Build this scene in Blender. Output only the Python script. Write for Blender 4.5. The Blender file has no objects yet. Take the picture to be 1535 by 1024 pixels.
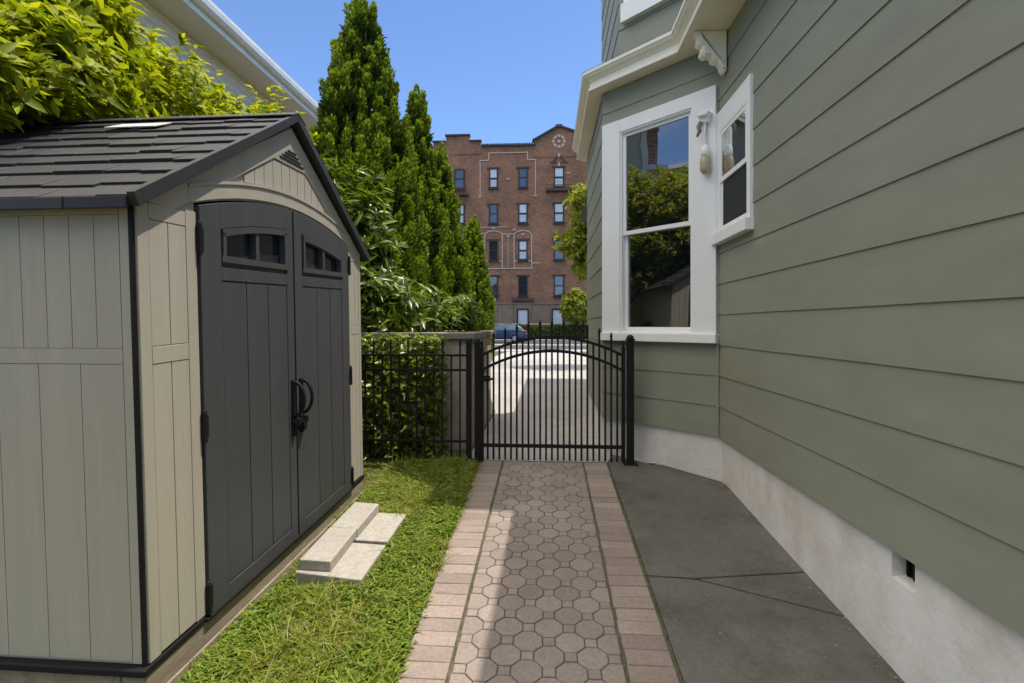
import bpy, math, random
import numpy as np
from math import sin, cos, pi, sqrt, atan, atan2, radians
from mathutils import Matrix, Vector, Euler

random.seed(7)
rng = np.random.default_rng(11)
scene = bpy.context.scene
C = scene.collection
I4 = Matrix.Identity(4)
WM = {}                                   # world matrix of every Empty / part

# ------------------------------------------------------------------ helpers
def tag(o, label=None, cat=None, group=None, kind=None):
    if label: o['label'] = label
    if cat: o['category'] = cat
    if group: o['group'] = group
    if kind: o['kind'] = kind
    return o

def thing(name, label, cat, loc=(0, 0, 0), rot=None, group=None):
    o = bpy.data.objects.new(name, None)
    C.objects.link(o)
    o.empty_display_size = 0.2
    M = Matrix.Translation(loc)
    if rot is not None:
        M = M @ rot.to_4x4()
        o.rotation_euler = rot.to_euler()
    o.location = loc
    WM[o.name] = M
    return tag(o, label, cat, group)

def link_mesh(name, me, parent=None, world=True):
    o = bpy.data.objects.new(name, me)
    C.objects.link(o)
    if parent is not None:
        o.parent = parent
        P = WM.get(parent.name, I4)
        WM[o.name] = P
        if world:
            me.transform(P.inverted())
    else:
        WM[o.name] = I4
    return o

class MB:
    """collects faces, builds ONE mesh object"""
    def __init__(s, T=None):
        s.v = []; s.f = []; s.m = []; s.T = T
    def add(s, pts, faces, m=0):
        n = len(s.v)
        if s.T is not None:
            pts = [s.T @ Vector(p) for p in pts]
        s.v += [tuple(p) for p in pts]
        for f in faces:
            s.f.append([i + n for i in f]); s.m.append(m)
    def face(s, pts, m=0):
        s.add(pts, [list(range(len(pts)))], m)
    def box(s, x0, x1, y0, y1, z0, z1, m=0):
        if x0 > x1: x0, x1 = x1, x0
        if y0 > y1: y0, y1 = y1, y0
        if z0 > z1: z0, z1 = z1, z0
        p = [(x0,y0,z0),(x1,y0,z0),(x1,y1,z0),(x0,y1,z0),(x0,y0,z1),(x1,y0,z1),(x1,y1,z1),(x0,y1,z1)]
        s.add(p, [[3,2,1,0],[4,5,6,7],[0,1,5,4],[1,2,6,5],[2,3,7,6],[3,0,4,7]], m)
    def hexa(s, lo, hi, m=0):
        """prism between two equally long rings"""
        n = len(lo)
        fs = [list(range(n))[::-1], [i + n for i in range(n)]]
        fs += [[i, (i+1) % n, (i+1) % n + n, i + n] for i in range(n)]
        s.add(list(lo) + list(hi), fs, m)
    def tube(s, pts, r, n=8, m=0, caps=True):
        pts = [Vector(p) for p in pts]
        rs = r if isinstance(r, (list, tuple)) else [r] * len(pts)
        rings = []; up = None
        for i, p in enumerate(pts):
            d = (pts[min(i+1, len(pts)-1)] - pts[max(i-1, 0)]).normalized()
            if up is None:
                up = Vector((0,0,1)) if abs(d.z) < .9 else Vector((1,0,0))
            a = d.cross(up).normalized(); b = a.cross(d).normalized(); up = b
            rings.append([p + (a*cos(2*pi*k/n) + b*sin(2*pi*k/n)) * rs[i] for k in range(n)])
        vs = [q for r_ in rings for q in r_]
        fs = []
        for i in range(len(pts)-1):
            for k in range(n):
                fs.append([i*n+k, i*n+(k+1) % n, (i+1)*n+(k+1) % n, (i+1)*n+k])
        if caps:
            fs.append(list(range(n))[::-1]); fs.append([(len(pts)-1)*n+k for k in range(n)])
        s.add(vs, fs, m)
    def lathe(s, prof, c, n=12, m=0):
        c = Vector(c); vs = []; fs = []
        for r, z in prof:
            vs += [c + Vector((r*cos(2*pi*k/n), r*sin(2*pi*k/n), z)) for k in range(n)]
        for i in range(len(prof)-1):
            for k in range(n):
                fs.append([i*n+k, i*n+(k+1) % n, (i+1)*n+(k+1) % n, (i+1)*n+k])
        fs.append(list(range(n))[::-1]); fs.append([(len(prof)-1)*n+k for k in range(n)])
        s.add(vs, fs, m)
    def build(s, name, mats, parent=None, world=True, bevel=0, smooth=False, seg=2):
        me = bpy.data.meshes.new(name)
        me.from_pydata(s.v, [], s.f)
        if not isinstance(mats, (list, tuple)): mats = [mats]
        for mt in mats: me.materials.append(mt)
        me.polygons.foreach_set('material_index', s.m)
        if smooth: me.polygons.foreach_set('use_smooth', [True] * len(s.f))
        me.validate(); me.update()
        o = link_mesh(name, me, parent, world)
        if bevel:
            b = o.modifiers.new('bevel', 'BEVEL'); b.width = bevel; b.segments = seg
            b.limit_method = 'ANGLE'; b.angle_limit = radians(40)
        return o

def dup(o, offset=None, parent=None, loc=None):
    c = o.copy(); C.objects.link(c)
    if parent is not None: c.parent = parent
    if loc is not None: c.location = loc
    elif offset is not None: c.location = Vector(o.location) + Vector(offset)
    for ch in [x for x in bpy.data.objects if x.parent == o]:
        dup(ch, None, c)
    return c

# ------------------------------------------------------------------ materials
def nodes_of(name):
    m = bpy.data.materials.new(name); m.use_nodes = True
    nt = m.node_tree
    return m, nt, nt.nodes['Principled BSDF']

def mat(name, col, rough=.6, var=.12, vs=6., bump=0., bs=60., stretch=(1,1,1), spec=.4, island=0., var2=0., vs2=.8, tint=None, metal=0.):
    """procedural paint / stone / plastic: two noises vary the colour, a third one bumps it"""
    m, nt, b = nodes_of(name)
    N, L = nt.nodes, nt.links
    tc = N.new('ShaderNodeTexCoord'); mp = N.new('ShaderNodeMapping')
    mp.inputs['Scale'].default_value = stretch
    L.new(tc.outputs['Object'], mp.inputs['Vector'])
    def noise(scale, detail=5):
        n = N.new('ShaderNodeTexNoise'); n.inputs['Scale'].default_value = scale
        n.inputs['Detail'].default_value = detail; n.inputs['Roughness'].default_value = .6
        L.new(mp.outputs[0], n.inputs['Vector']); return n.outputs['Fac']
    def mulv(val, amount):
        r = N.new('ShaderNodeMapRange')
        r.inputs['From Min'].default_value = .25; r.inputs['From Max'].default_value = .75
        r.inputs['To Min'].default_value = 1-amount; r.inputs['To Max'].default_value = 1+amount
        L.new(val, r.inputs['Value']); return r.outputs[0]
    rgb = N.new('ShaderNodeRGB'); rgb.outputs[0].default_value = (*col, 1)
    cur = rgb.outputs[0]
    if tint:
        mx = N.new('ShaderNodeMix'); mx.data_type = 'RGBA'
        n = noise(vs2*1.7); r = N.new('ShaderNodeMapRange')
        r.inputs['From Min'].default_value = .45; r.inputs['From Max'].default_value = .7
        L.new(n, r.inputs['Value']); L.new(r.outputs[0], mx.inputs['Factor'])
        L.new(cur, mx.inputs['A']); mx.inputs['B'].default_value = (*tint, 1); cur = mx.outputs['Result']
    fac = []
    if var: fac.append(mulv(noise(vs), var))
    if var2: fac.append(mulv(noise(vs2, 3), var2))
    if island:
        g = N.new('ShaderNodeNewGeometry'); r = N.new('ShaderNodeMapRange')
        r.inputs['To Min'].default_value = 1-island; r.inputs['To Max'].default_value = 1+island
        L.new(g.outputs['Random Per Island'], r.inputs['Value']); fac.append(r.outputs[0])
    for f in fac:
        v = N.new('ShaderNodeVectorMath'); v.operation = 'SCALE'
        L.new(cur, v.inputs[0]); L.new(f, v.inputs['Scale']); cur = v.outputs[0]
    L.new(cur, b.inputs['Base Color'])
    b.inputs['Roughness'].default_value = rough
    b.inputs['Specular IOR Level'].default_value = spec
    b.inputs['Metallic'].default_value = metal
    if bump:
        bp = N.new('ShaderNodeBump'); bp.inputs['Strength'].default_value = 1.; bp.inputs['Distance'].default_value = bump
        L.new(noise(bs, 6), bp.inputs['Height']); L.new(bp.outputs[0], b.inputs['Normal'])
    return m

def leafmat(name, dark, light, rough=.45, trans=.35, spec=.35):
    """leaf colour differs from leaf to leaf; light shines through"""
    m, nt, b = nodes_of(name)
    N, L = nt.nodes, nt.links
    g = N.new('ShaderNodeNewGeometry'); cr = N.new('ShaderNodeValToRGB')
    cr.color_ramp.elements[0].color = (*dark, 1); cr.color_ramp.elements[1].color = (*light, 1)
    L.new(g.outputs['Random Per Island'], cr.inputs['Fac'])
    L.new(cr.outputs[0], b.inputs['Base Color'])
    b.inputs['Roughness'].default_value = rough; b.inputs['Specular IOR Level'].default_value = spec
    tr = N.new('ShaderNodeBsdfTranslucent')
    v = N.new('ShaderNodeVectorMath'); v.operation = 'MULTIPLY'; v.inputs[1].default_value = (1.25, 1.3, .55)
    L.new(cr.outputs[0], v.inputs[0]); L.new(v.outputs[0], tr.inputs['Color'])
    mx = N.new('ShaderNodeMixShader'); mx.inputs[0].default_value = trans
    L.new(b.outputs[0], mx.inputs[1]); L.new(tr.outputs[0], mx.inputs[2])
    L.new(mx.outputs[0], N['Material Output'].inputs['Surface'])
    return m

def glassmat(name, col=(.006,.008,.009), ior=3.1, rough=.015):
    m, nt, b = nodes_of(name)
    b.inputs['Base Color'].default_value = (*col, 1); b.inputs['Roughness'].default_value = rough
    b.inputs['IOR'].default_value = ior; b.inputs['Specular IOR Level'].default_value = .5
    n = nt.nodes.new('ShaderNodeTexNoise'); n.inputs['Scale'].default_value = 2.2; n.inputs['Detail'].default_value = 1
    tc = nt.nodes.new('ShaderNodeTexCoord'); nt.links.new(tc.outputs['Object'], n.inputs['Vector'])
    bp = nt.nodes.new('ShaderNodeBump'); bp.inputs['Distance'].default_value = .004; bp.inputs['Strength'].default_value = .6
    nt.links.new(n.outputs['Fac'], bp.inputs['Height']); nt.links.new(bp.outputs[0], b.inputs['Normal'])
    return m

def clearglass(name, ior=1.6):
    m, nt, b = nodes_of(name)
    N, L = nt.nodes, nt.links
    tr = N.new('ShaderNodeBsdfTransparent'); tr.inputs[0].default_value = (.85, .9, .88, 1)
    gl = N.new('ShaderNodeBsdfGlossy'); gl.inputs['Roughness'].default_value = .02
    fr = N.new('ShaderNodeFresnel'); fr.inputs['IOR'].default_value = ior
    mx = N.new('ShaderNodeMixShader'); L.new(fr.outputs[0], mx.inputs[0])
    L.new(tr.outputs[0], mx.inputs[1]); L.new(gl.outputs[0], mx.inputs[2])
    L.new(mx.outputs[0], N['Material Output'].inputs['Surface'])
    return m

def brickmat(name, c1, c2, mortar, scale=1.):
    m, nt, b = nodes_of(name)
    N, L = nt.nodes, nt.links
    tc = N.new('ShaderNodeTexCoord'); sp = N.new('ShaderNodeSeparateXYZ'); cb = N.new('ShaderNodeCombineXYZ')
    ad = N.new('ShaderNodeMath'); ad.operation = 'ADD'
    L.new(tc.outputs['Object'], sp.inputs[0]); L.new(sp.outputs['X'], ad.inputs[0]); L.new(sp.outputs['Y'], ad.inputs[1])
    L.new(ad.outputs[0], cb.inputs['X']); L.new(sp.outputs['Z'], cb.inputs['Y'])
    br = N.new('ShaderNodeTexBrick'); L.new(cb.outputs[0], br.inputs['Vector'])
    br.inputs['Color1'].default_value = (*c1, 1); br.inputs['Color2'].default_value = (*c2, 1); br.inputs['Mortar'].default_value = (*mortar, 1)
    br.inputs['Scale'].default_value = scale; br.inputs['Brick Width'].default_value = .22; br.inputs['Row Height'].default_value = .075
    br.inputs['Mortar Size'].default_value = .008
    n = N.new('ShaderNodeTexNoise'); n.inputs['Scale'].default_value = .45; n.inputs['Detail'].default_value = 8; n.inputs['Roughness'].default_value = .7
    L.new(tc.outputs['Object'], n.inputs['Vector'])
    r = N.new('ShaderNodeMapRange'); r.inputs['From Min'].default_value = .3; r.inputs['From Max'].default_value = .7
    r.inputs['To Min'].default_value = .60; r.inputs['To Max'].default_value = 1.35
    L.new(n.outputs['Fac'], r.inputs['Value'])
    v = N.new('ShaderNodeVectorMath'); v.operation = 'SCALE'; L.new(br.outputs['Color'], v.inputs[0]); L.new(r.outputs[0], v.inputs['Scale'])
    L.new(v.outputs[0], b.inputs['Base Color']); b.inputs['Roughness'].default_value = .85
    return m

M = {}
M['siding']   = mat('sage siding paint', (.262,.266,.200), .55, .05, 3, .0008, 90, (1,1,4), .35, var2=.10, vs2=.9)
M['trim']     = mat('white trim paint', (.87,.86,.835), .5, .04, 4, .0006, 120, var2=.03)
M['cornice']  = mat('cream cornice paint', (.93,.86,.71), .5, .06, 3, .0008, 80, var2=.06)
M['founda']   = mat('white rendered foundation', (.72,.68,.635), .85, .07, 5, .004, 30, var2=.10, vs2=1.6, tint=(.60,.53,.45))
M['glass']    = glassmat('dark window glass')
M['shedglass']= glassmat('shed window plastic', (.02,.025,.028), 1.5, .12)
M['clear']    = clearglass('clear pane', 1.35)
M['screen']   = mat('grey insect screen', (.045,.047,.05), .9, .12, 5, stretch=(9,9,1), spec=.1)
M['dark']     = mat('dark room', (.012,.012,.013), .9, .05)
M['curtain']  = mat('grey vertical blind', (.22,.22,.21), .9, .08, 10)
M['iron']     = mat('black painted iron', (.009,.008,.008), .5, .2, 20, .0004, 200, spec=.25)
M['tan']      = mat('tan shed plastic', (.435,.395,.315), .62, .05, 8, .0009, 30, (14,14,.7), .3, var2=.06, vs2=.6)
M['darkdoor'] = mat('charcoal door plastic', (.066,.066,.068), .55, .10, 8, .0009, 30, (14,14,.7), .35, var2=.1, vs2=.5)
M['blackpl']  = mat('black plastic', (.013,.012,.012), .6, .15, 20, .0004, 150, spec=.2)
M['shingle']  = mat('dark moulded shingle', (.040,.038,.038), .5, .15, 7, .0015, 60, (1,3,1), .3, island=.25)
M['skylight'] = mat('translucent skylight panel', (.55,.54,.48), .5, .1, 12)
M['timber']   = mat('weathered timber skid', (.34,.275,.20), .9, .25, 9, .003, 60, (6,.8,6), .2, tint=(.24,.20,.15))
M['block']    = mat('pale concrete block', (.41,.375,.325), .9, .14, 40, .004, 120, var2=.14, vs2=5, tint=(.35,.31,.25))
M['paver']    = mat('rose concrete paver', (.255,.208,.180), .88, .20, 60, .002, 200, island=.12, var2=.20, vs2=1.4)
M['brick']    = mat('border brick paver', (.27,.212,.180), .88, .20, 60, .002, 180, island=.17, var2=.2, vs2=1.2)
M['joint']    = mat('sandy paver joint', (.115,.095,.07), .95, .3, 40, .002, 200, tint=(.055,.06,.025))
M['slab']     = mat('grey patio concrete', (.120,.113,.099), .85, .20, 45, .0016, 140, var2=.22, vs2=1.6, tint=(.076,.069,.057))
M['drive']    = mat('pale driveway concrete', (.385,.36,.335), .9, .14, 6, .001, 90, var2=.2, vs2=.5, tint=(.35,.32,.295))
M['soil']     = mat('bare soil', (.10,.085,.045), .95, .3, 12, .01, 30, tint=(.06,.075,.02))
M['asphalt']  = mat('street asphalt', (.06,.06,.06), .9, .2, 4, .003, 90)
M['pavement'] = mat('street pavement concrete', (.36,.34,.31), .9, .1, 3)
M['line']     = mat('white road paint', (.55,.55,.52), .8, .1, 6)
M['stucco']   = mat('beige stucco', (.42,.35,.27), .9, .12, 6, .004, 70, var2=.2, vs2=1.2, tint=(.20,.155,.11))
M['capstone'] = mat('grey cap stone', (.25,.225,.18), .9, .2, 10, .004, 60, tint=(.11,.12,.06))
M['nwall']    = mat('cream neighbour siding', (.74,.64,.50), .75, .06, 4, .001, 60, var2=.06)
M['nsoffit']  = mat('cream soffit', (.84,.78,.66), .7, .05, 4)
M['gutter']   = mat('white gutter metal', (.84,.80,.72), .4, .08, 5, var2=.06)
M['nroof']    = mat('grey asphalt shingle', (.10,.10,.10), .9, .2, 14, .004, 50)
M['chimney']  = brickmat('chimney brick', (.30,.13,.085), (.24,.10,.07), (.35,.31,.27))
M['apt']      = brickmat('apartment brick', (.29,.13,.068), (.16,.072,.040), (.22,.15,.105))
M['aptdark']  = mat('dark brick band', (.085,.05,.038), .9, .2, 4)
M['limestone']= mat('pale limestone trim', (.45,.36,.295), .85, .12, 3)
M['aptbase']  = mat('rusticated stone base', (.21,.155,.115), .9, .15, 2, var2=.12, vs2=.4)
M['aptframe'] = mat('black window frame', (.013,.016,.022), .5, .1, 4)
M['aptglass'] = glassmat('apartment glass', (.05,.055,.06), 2.0, .05)
M['blind']    = mat('pale window blind', (.50,.54,.60), .7, .1, 3)
M['rooftile'] = mat('dark roof tile', (.055,.05,.05), .8, .2, 3)
M['bark']     = mat('brown bark', (.09,.065,.045), .95, .3, 14, .01, 30, (3,3,1))
M['carpaint'] = mat('blue car paint', (.008,.03,.075), .25, .02, 3, spec=.7)
M['tyre']     = mat('black rubber', (.012,.012,.012), .9, .1)
M['rim']      = mat('grey alloy', (.45,.45,.46), .35, .05, metal=.8)
M['taillight']= mat('red lamp lens', (.45,.03,.05), .25, .05, spec=.6)
M['plate']    = mat('pale number plate', (.6,.6,.55), .5, .05)
M['amber']    = mat('amber lamp glass', (.46,.37,.235), .25, .15, 20, spec=.6)
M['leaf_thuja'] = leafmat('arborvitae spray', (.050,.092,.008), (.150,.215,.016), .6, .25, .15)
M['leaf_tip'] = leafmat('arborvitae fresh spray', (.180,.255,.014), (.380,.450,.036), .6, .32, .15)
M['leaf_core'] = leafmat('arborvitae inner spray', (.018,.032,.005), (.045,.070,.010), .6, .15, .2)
M['leaf_bush'] = leafmat('glossy bush leaf', (.120,.170,.006), (.520,.520,.024), .48, .45, .25)
M['leaf_shrub'] = leafmat('shrub leaf', (.055,.105,.012), (.215,.275,.024), .32, .35, .5)
M['leaf_ivy'] = leafmat('hedge leaf', (.065,.110,.010), (.270,.320,.028), .3, .40, .5)
M['leaf_tree'] = leafmat('yellow green tree leaf', (.130,.165,.012), (.400,.390,.040), .5, .42, .3)
M['leaf_hedge'] = leafmat('clipped hedge leaf', (.030,.060,.010), (.080,.120,.018), .5, .25, .3)
M['grass']    = leafmat('grass blade', (.110,.165,.014), (.340,.365,.050), .55, .36, .2)
M['straw']    = leafmat('dead grass blade', (.30,.24,.10), (.52,.43,.22), .7, .25, .1)
M['clover']   = leafmat('lawn weed leaf', (.095,.160,.016), (.255,.325,.040), .5, .35, .25)

# ------------------------------------------------------------------ terrain
def gz(y):
    if y < 4.6: return .072*y
    if y < 20: return .331
    if y < 26: return .331 - .131*(y-20)/6
    return .20

def sheet(name, x0, x1, y0, y1, lift, m, kind='structure', ny=None):
    ys = sorted({y0, y1, *[y for y in (4.6, 20, 26) if y0 < y < y1]})
    b = MB()
    vs = [(x, y, gz(y)+lift) for y in ys for x in (x0, x1)]
    b.add(vs, [[2*i, 2*i+1, 2*i+3, 2*i+2] for i in range(len(ys)-1)])
    return tag(b.build(name, m), kind=kind)

gb = MB()
gy = [-40, 4.6, 4.64, 20, 26, 400]
gb.add([(x, y, gz(y)-(.13 if y < 4.62 else .02)) for y in gy for x in (-300, 300)], [[2*i, 2*i+1, 2*i+3, 2*i+2] for i in range(len(gy)-1)])
tag(gb.build('ground', M['soil']), kind='structure')

def dip(x, y):                             # the lawn sinks gently towards the shed
    t = min(1, max(0, (-1.08-x)/.34)); return t*max(0., .006+.034*(min(y, 4.1)-1.85))*max(0., min(1, (4.75-y)/.5))
gb = MB()
gxs = [-5.0, -3.0] + [-1.6+i*.092 for i in range(12)]; gys = [-1+i*.2 for i in range(29)]
gb.add([(x, y, gz(y)-dip(x, y)-.02) for y in gys for x in gxs], [[j*14+i, j*14+i+1, (j+1)*14+i+1, (j+1)*14+i] for j in range(28) for i in range(13)])
tag(gb.build('lawn', M['soil']), kind='structure')
# driveway beyond the gate, street, pavements
b = MB()
dp = [(-.72,4.62),(1.40,4.62),(1.40,8.0),(1.40,12.4),(1.60,20),(1.60,25.8),(-2.0,25.8),(-2.0,20),(-1.55,10),(-.72,7.2)]
def poly_on_ground(mb, p, lift, m=0): mb.face([(x, y, gz(y)+lift) for x, y in p], m)
poly_on_ground(b, [dp[0],dp[1],dp[2],dp[9]], -.012)
poly_on_ground(b, [dp[9],dp[2],dp[3],(-1.55,12.4)], -.012)
poly_on_ground(b, [(-1.55,12.4),dp[3],dp[4],dp[7]], -.012)
poly_on_ground(b, [dp[7],dp[4],dp[5],dp[6]], -.012)
tag(b.build('driveway', M['drive']), kind='structure')
pv = MB(); pv.box(-60, 60, 25.8, 27.7, .08, .215); tag(pv.build('pavement', M['pavement']), kind='structure')
kb = MB(); kb.box(-60, 60, 27.704, 27.86, .06, .212); tag(kb.build('kerb', M['limestone'], bevel=.01), kind='structure')
rd = MB(); rd.face([(-60,27.7,.192),(60,27.7,.192),(60,41.4,.192),(-60,41.4,.192)]); tag(rd.build('road', M['asphalt']), kind='structure')
rl = MB(); rl.face([(-60,34.3,.197),(60,34.3,.197),(60,35.1,.197),(-60,35.1,.197)]); tag(rl.build('road_marking', M['line']), kind='structure')
pv = MB(); pv.box(-60, 60, 41.4, 42.6, .08, .33); tag(pv.build('pavement', M['pavement']), kind='structure')

# ------------------------------------------------------------------ paved path
def clip(poly, x0, x1):
    for ax, s in ((x0, 1), (x1, -1)):
        out = []
        for i in range(len(poly)):
            p, q = poly[i], poly[(i+1) % len(poly)]
            a, c_ = (p[0]-ax)*s, (q[0]-ax)*s
            if a >= 0: out.append(p)
            if a*c_ < 0:
                t = a/(a-c_); out.append((ax, p[1]+t*(q[1]-p[1])))
        poly = out
        if len(poly) < 3: return []
    return poly

def stone(mb, poly, h, m=0, gap=.0022, ch=.0035):
    """one paver: chamfered top a little above the joint, every stone slightly tilted"""
    cx = sum(p[0] for p in poly)/len(poly); cy = sum(p[1] for p in poly)/len(poly)
    tx, ty, dz = random.gauss(0,.006), random.gauss(0,.006), random.gauss(0,.0007)
    def ring(inset, z):
        r = []
        for x, y in poly:
            d = sqrt((x-cx)**2+(y-cy)**2) + 1e-6
            k = max(0, 1-inset*1.25/d)
            X, Y = cx+(x-cx)*k, cy+(y-cy)*k
            r.append((X, Y, gz(Y)+z+dz+tx*(X-cx)+ty*(Y-cy)))
        return r
    n = len(poly)
    r0, r1, r2 = ring(gap, -.012), ring(gap, h-ch*.7), ring(gap+ch, h)
    vs = r0+r1+r2; fs = [[2*n+i for i in range(n)]]
    for j in (0, 1):
        fs += [[j*n+i, j*n+(i+1) % n, (j+1)*n+(i+1) % n, (j+1)*n+i] for i in range(n)]
    mb.add(vs, fs, m)

PX0, PX1 = -.588, .512
BL, BR = PX0+.2, PX1-.2
b = MB()
a = .0527; pitch = a*(2+sqrt(2)); hw = a*(1+sqrt(2))/2; ha = a/2
rowp = pitch/2
Y0, Y1 = .9, 4.56
def cly(poly, y1):
    return poly if max(p[1] for p in poly) <= y1 else [(x, min(y, y1)) for x, y in poly]
r = 0; y = Y0
while y < Y1+.05:
    xo = (r % 2)*pitch/2
    k = -5
    while True:
        x = BL + .035 + xo + k*pitch
        if x > BR+pitch: break
        oc = [(x-hw,y-ha),(x-ha,y-hw),(x+ha,y-hw),(x+hw,y-ha),(x+hw,y+ha),(x+ha,y+hw),(x-ha,y+hw),(x-hw,y+ha)]
        sq = [(x+pitch/2-ha,y-ha),(x+pitch/2+ha,y-ha),(x+pitch/2+ha,y+ha),(x+pitch/2-ha,y+ha)]
        for pl in (oc, sq):
            pl = clip(pl, BL+.006, BR-.006)
            if pl and min(p[1] for p in pl) < Y1-.01:
                pl = cly(pl, Y1)
                if max(p[0] for p in pl)-min(p[0] for p in pl) > .012: stone(b, pl, .004, 0)
        k += 1
    y += rowp; r += 1
y = Y0 - .02
while y < Y1-.02:
    h = .0935
    for x0, x1, ofs in ((PX0, BL-.004, 0), (BR+.004, PX1, .031)):
        y0, y1 = y+ofs, min(y+ofs+h, Y1)
        if y1-y0 > .02: 
            j = random.uniform(-.004, .004)
            stone(b, [(x0+j,y0),(x1,y0),(x1,y1),(x0+j,y1)], .006, 1, gap=.0034)
    y += h
tag(b.build('path', [M['paver'], M['brick']]), kind='structure')
b = MB(); b.face([(x, y, gz(y)-.004) for x, y in [(PX0-.01,.4),(PX1+.012,.4),(PX1+.012,4.6),(PX0-.01,4.6)]])
tag(b.build('path_bed', M['joint']), kind='structure')

# patio slabs along the house
b = MB()
XW = 1.375
def slab(p):
    n = len(p); cx = sum(q[0] for q in p)/n; cy = sum(q[1] for q in p)/n
    top = [(x, y, gz(y)+.004) for x, y in p]
    low = [(x, y, gz(y)-.05) for x, y in p]
    b.hexa(low, top)
slab([(PX1+.016,2.80),(.768,2.786),(XW,2.885),(XW,4.12),(.60,4.86),(PX1+.016,4.60)])
slab([(.79,2.776),(XW,2.505),(XW,2.872)])
slab([(PX1+.016,.2),(XW,.2),(XW,2.492),(.772,2.770),(PX1+.016,2.788)])
tag(b.build('patio', M['slab'], bevel=.004), kind='structure')
b = MB(); b.face([(x, y, gz(y)-.010) for x, y in [(PX1+.012,.2),(XW+.02,.2),(XW+.02,4.58),(PX1+.012,4.58)]])
tag(b.build('patio_bed', M['joint']), kind='structure')

# ------------------------------------------------------------------ siding / windows
def siding(mb, P, d, n, L, z0, z1, exp=.24, t=.0065, holes=(), zoff=.65, m=0, jit=.0):
    """lapped boards on a vertical plane: P start, d along, n outwards; holes = (s0, s1, z0, z1)"""
    P, d, n = Vector((*P, 0)), Vector((*d, 0)).normalized(), Vector((*n, 0)).normalized()
    k = math.floor((z0-zoff)/exp + 1e-6)
    while zoff+k*exp < z1-1e-6:
        zc0, zc1 = zoff+k*exp, zoff+(k+1)*exp
        cuts = sorted({max(zc0, z0), min(zc1, z1), *[h for q in holes for h in q[2:4] if max(zc0, z0) < h < min(zc1, z1)]})
        for za, zb in zip(cuts[:-1], cuts[1:]):
            zm = (za+zb)/2
            segs = [(0., L)]
            for (s0, s1, h0, h1) in holes:
                if h0 < zm < h1:
                    ns = []
                    for u0, u1 in segs:
                        if u0 < s0: ns.append((u0, min(u1, s0)))
                        if u1 > s1: ns.append((max(u0, s1), u1))
                    segs = ns
            oa, ob = t*(1-(za-zc0)/exp), t*(1-(zb-zc0)/exp)
            for u0, u1 in segs:
                if u1-u0 < 1e-5: continue
                nn = max(1, int((u1-u0)/.45))
                us = [u0+(u1-u0)*i/nn for i in range(nn+1)]
                w_ = [random.uniform(-.0012, .0012) for _ in us]
                A = [P+d*u+n*oa+Vector((0,0,za+(w_[i] if za == zc0 else 0))) for i, u in enumerate(us)]
                B = [P+d*u+n*ob+Vector((0,0,zb+(.002 if abs(zb-zc1) < 1e-6 else 0))) for u in us]
                Z = [P+d*u-n*.004+Vector((0,0,za-.001)) for u in us]
                for i in range(nn):
                    mb.face([A[i], A[i+1], B[i+1], B[i]], m)
                    if abs(za-zc0) < 1e-6: mb.face([Z[i], Z[i+1], A[i+1], A[i]], m)
        k += 1

def frame_T(P, d, n):
    d = Vector((*d, 0)).normalized(); n = Vector((*n, 0)).normalized()
    R = Matrix((( d.x, n.x, 0), (d.y, n.y, 0), (0, 0, 1))).to_4x4()
    return Matrix.Translation((P[0], P[1], 0)) @ R      # local: x along, y outwards, z up

def window(parent, T, s0, s1, z0, z1, cl, cr, ct, cb, sash=.04, lift=0., meet=None, glass='glass', proud=.03, sillproud=.06, name='window', mtrim='trim', bl=.003):
    """double hung window: casing with sill, two sashes, two panes"""
    c = MB(T)
    c.box(s0-cl, s0, -.02, proud, z0, z1+ct)
    c.box(s1, s1+cr, -.02, proud, z0, z1+ct)
    c.box(s0, s1, -.02, proud-.003, z1, z1+ct)
    c.box(s0-cl-.012, s1+cr+.012, -.02, sillproud, z0-cb, z0)
    # inner stop
    for (a0, a1, b0, b1) in ((s0, s0+.016, z0, z1), (s1-.016, s1, z0, z1), (s0+.016, s1-.016, z1-.016, z1), (s0+.016, s1-.016, z0, z0+.016)):
        c.box(a0, a1, -.04, proud-(.012 if not lift else .003), b0, b1)
    w = c.build(name, M[mtrim], parent, bevel=bl)
    a0, a1, b0, b1 = s0+.016, s1-.016, z0+.016, z1-.016
    meet = meet or (b0+b1)/2
    for (c0, c1, y) in ((meet-.02, b1, -.004+lift), (b0, meet+.018, -.034+lift*1.75)):
        f = MB(T)
        e = sash
        f.box(a0, a0+e, y-.028, y, c0, c1); f.box(a1-e, a1, y-.028, y, c0, c1)
        top = e if c1 == b1 else .036
        bot = e*1.3 if c0 == b0 else .036
        f.box(a0+e, a1-e, y-.028, y-.001, c1-top, c1); f.box(a0+e, a1-e, y-.028, y-.001, c0, c0+bot)
        fo = f.build('sash', M[mtrim], w, bevel=.002)
        rc = .014 if not lift else .004
        g = MB(T)
        if glass == 'clear': g.face([(a1-e, y-rc, c0+bot), (a0+e, y-rc, c0+bot), (a0+e, y-rc, c1-top), (a1-e, y-rc, c1-top)])
        else: g.box(a0+e, a1-e, y-rc-.006, y-rc, c0+bot, c1-top)
        g.build('pane', M[glass], fo)
        if lift and c0 == b0:
            g = MB(T); g.box(a0+e-.003, a1-e+.003, y-.004, y-.002, c0+bot-.003, c1-top+.003); g.build('insect_screen', M['screen'], fo)
    return w

# ------------------------------------------------------------------ the green house
house = thing('green_house', 'sage green lapped house with white trim, angled bay and white rendered foundation', 'house', (1.35, 4.195, .3))
XH = 1.35
QB = (.527, 5.018)                       # corner of the bay
SBL = (XH-QB[0])*sqrt(2)
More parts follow.
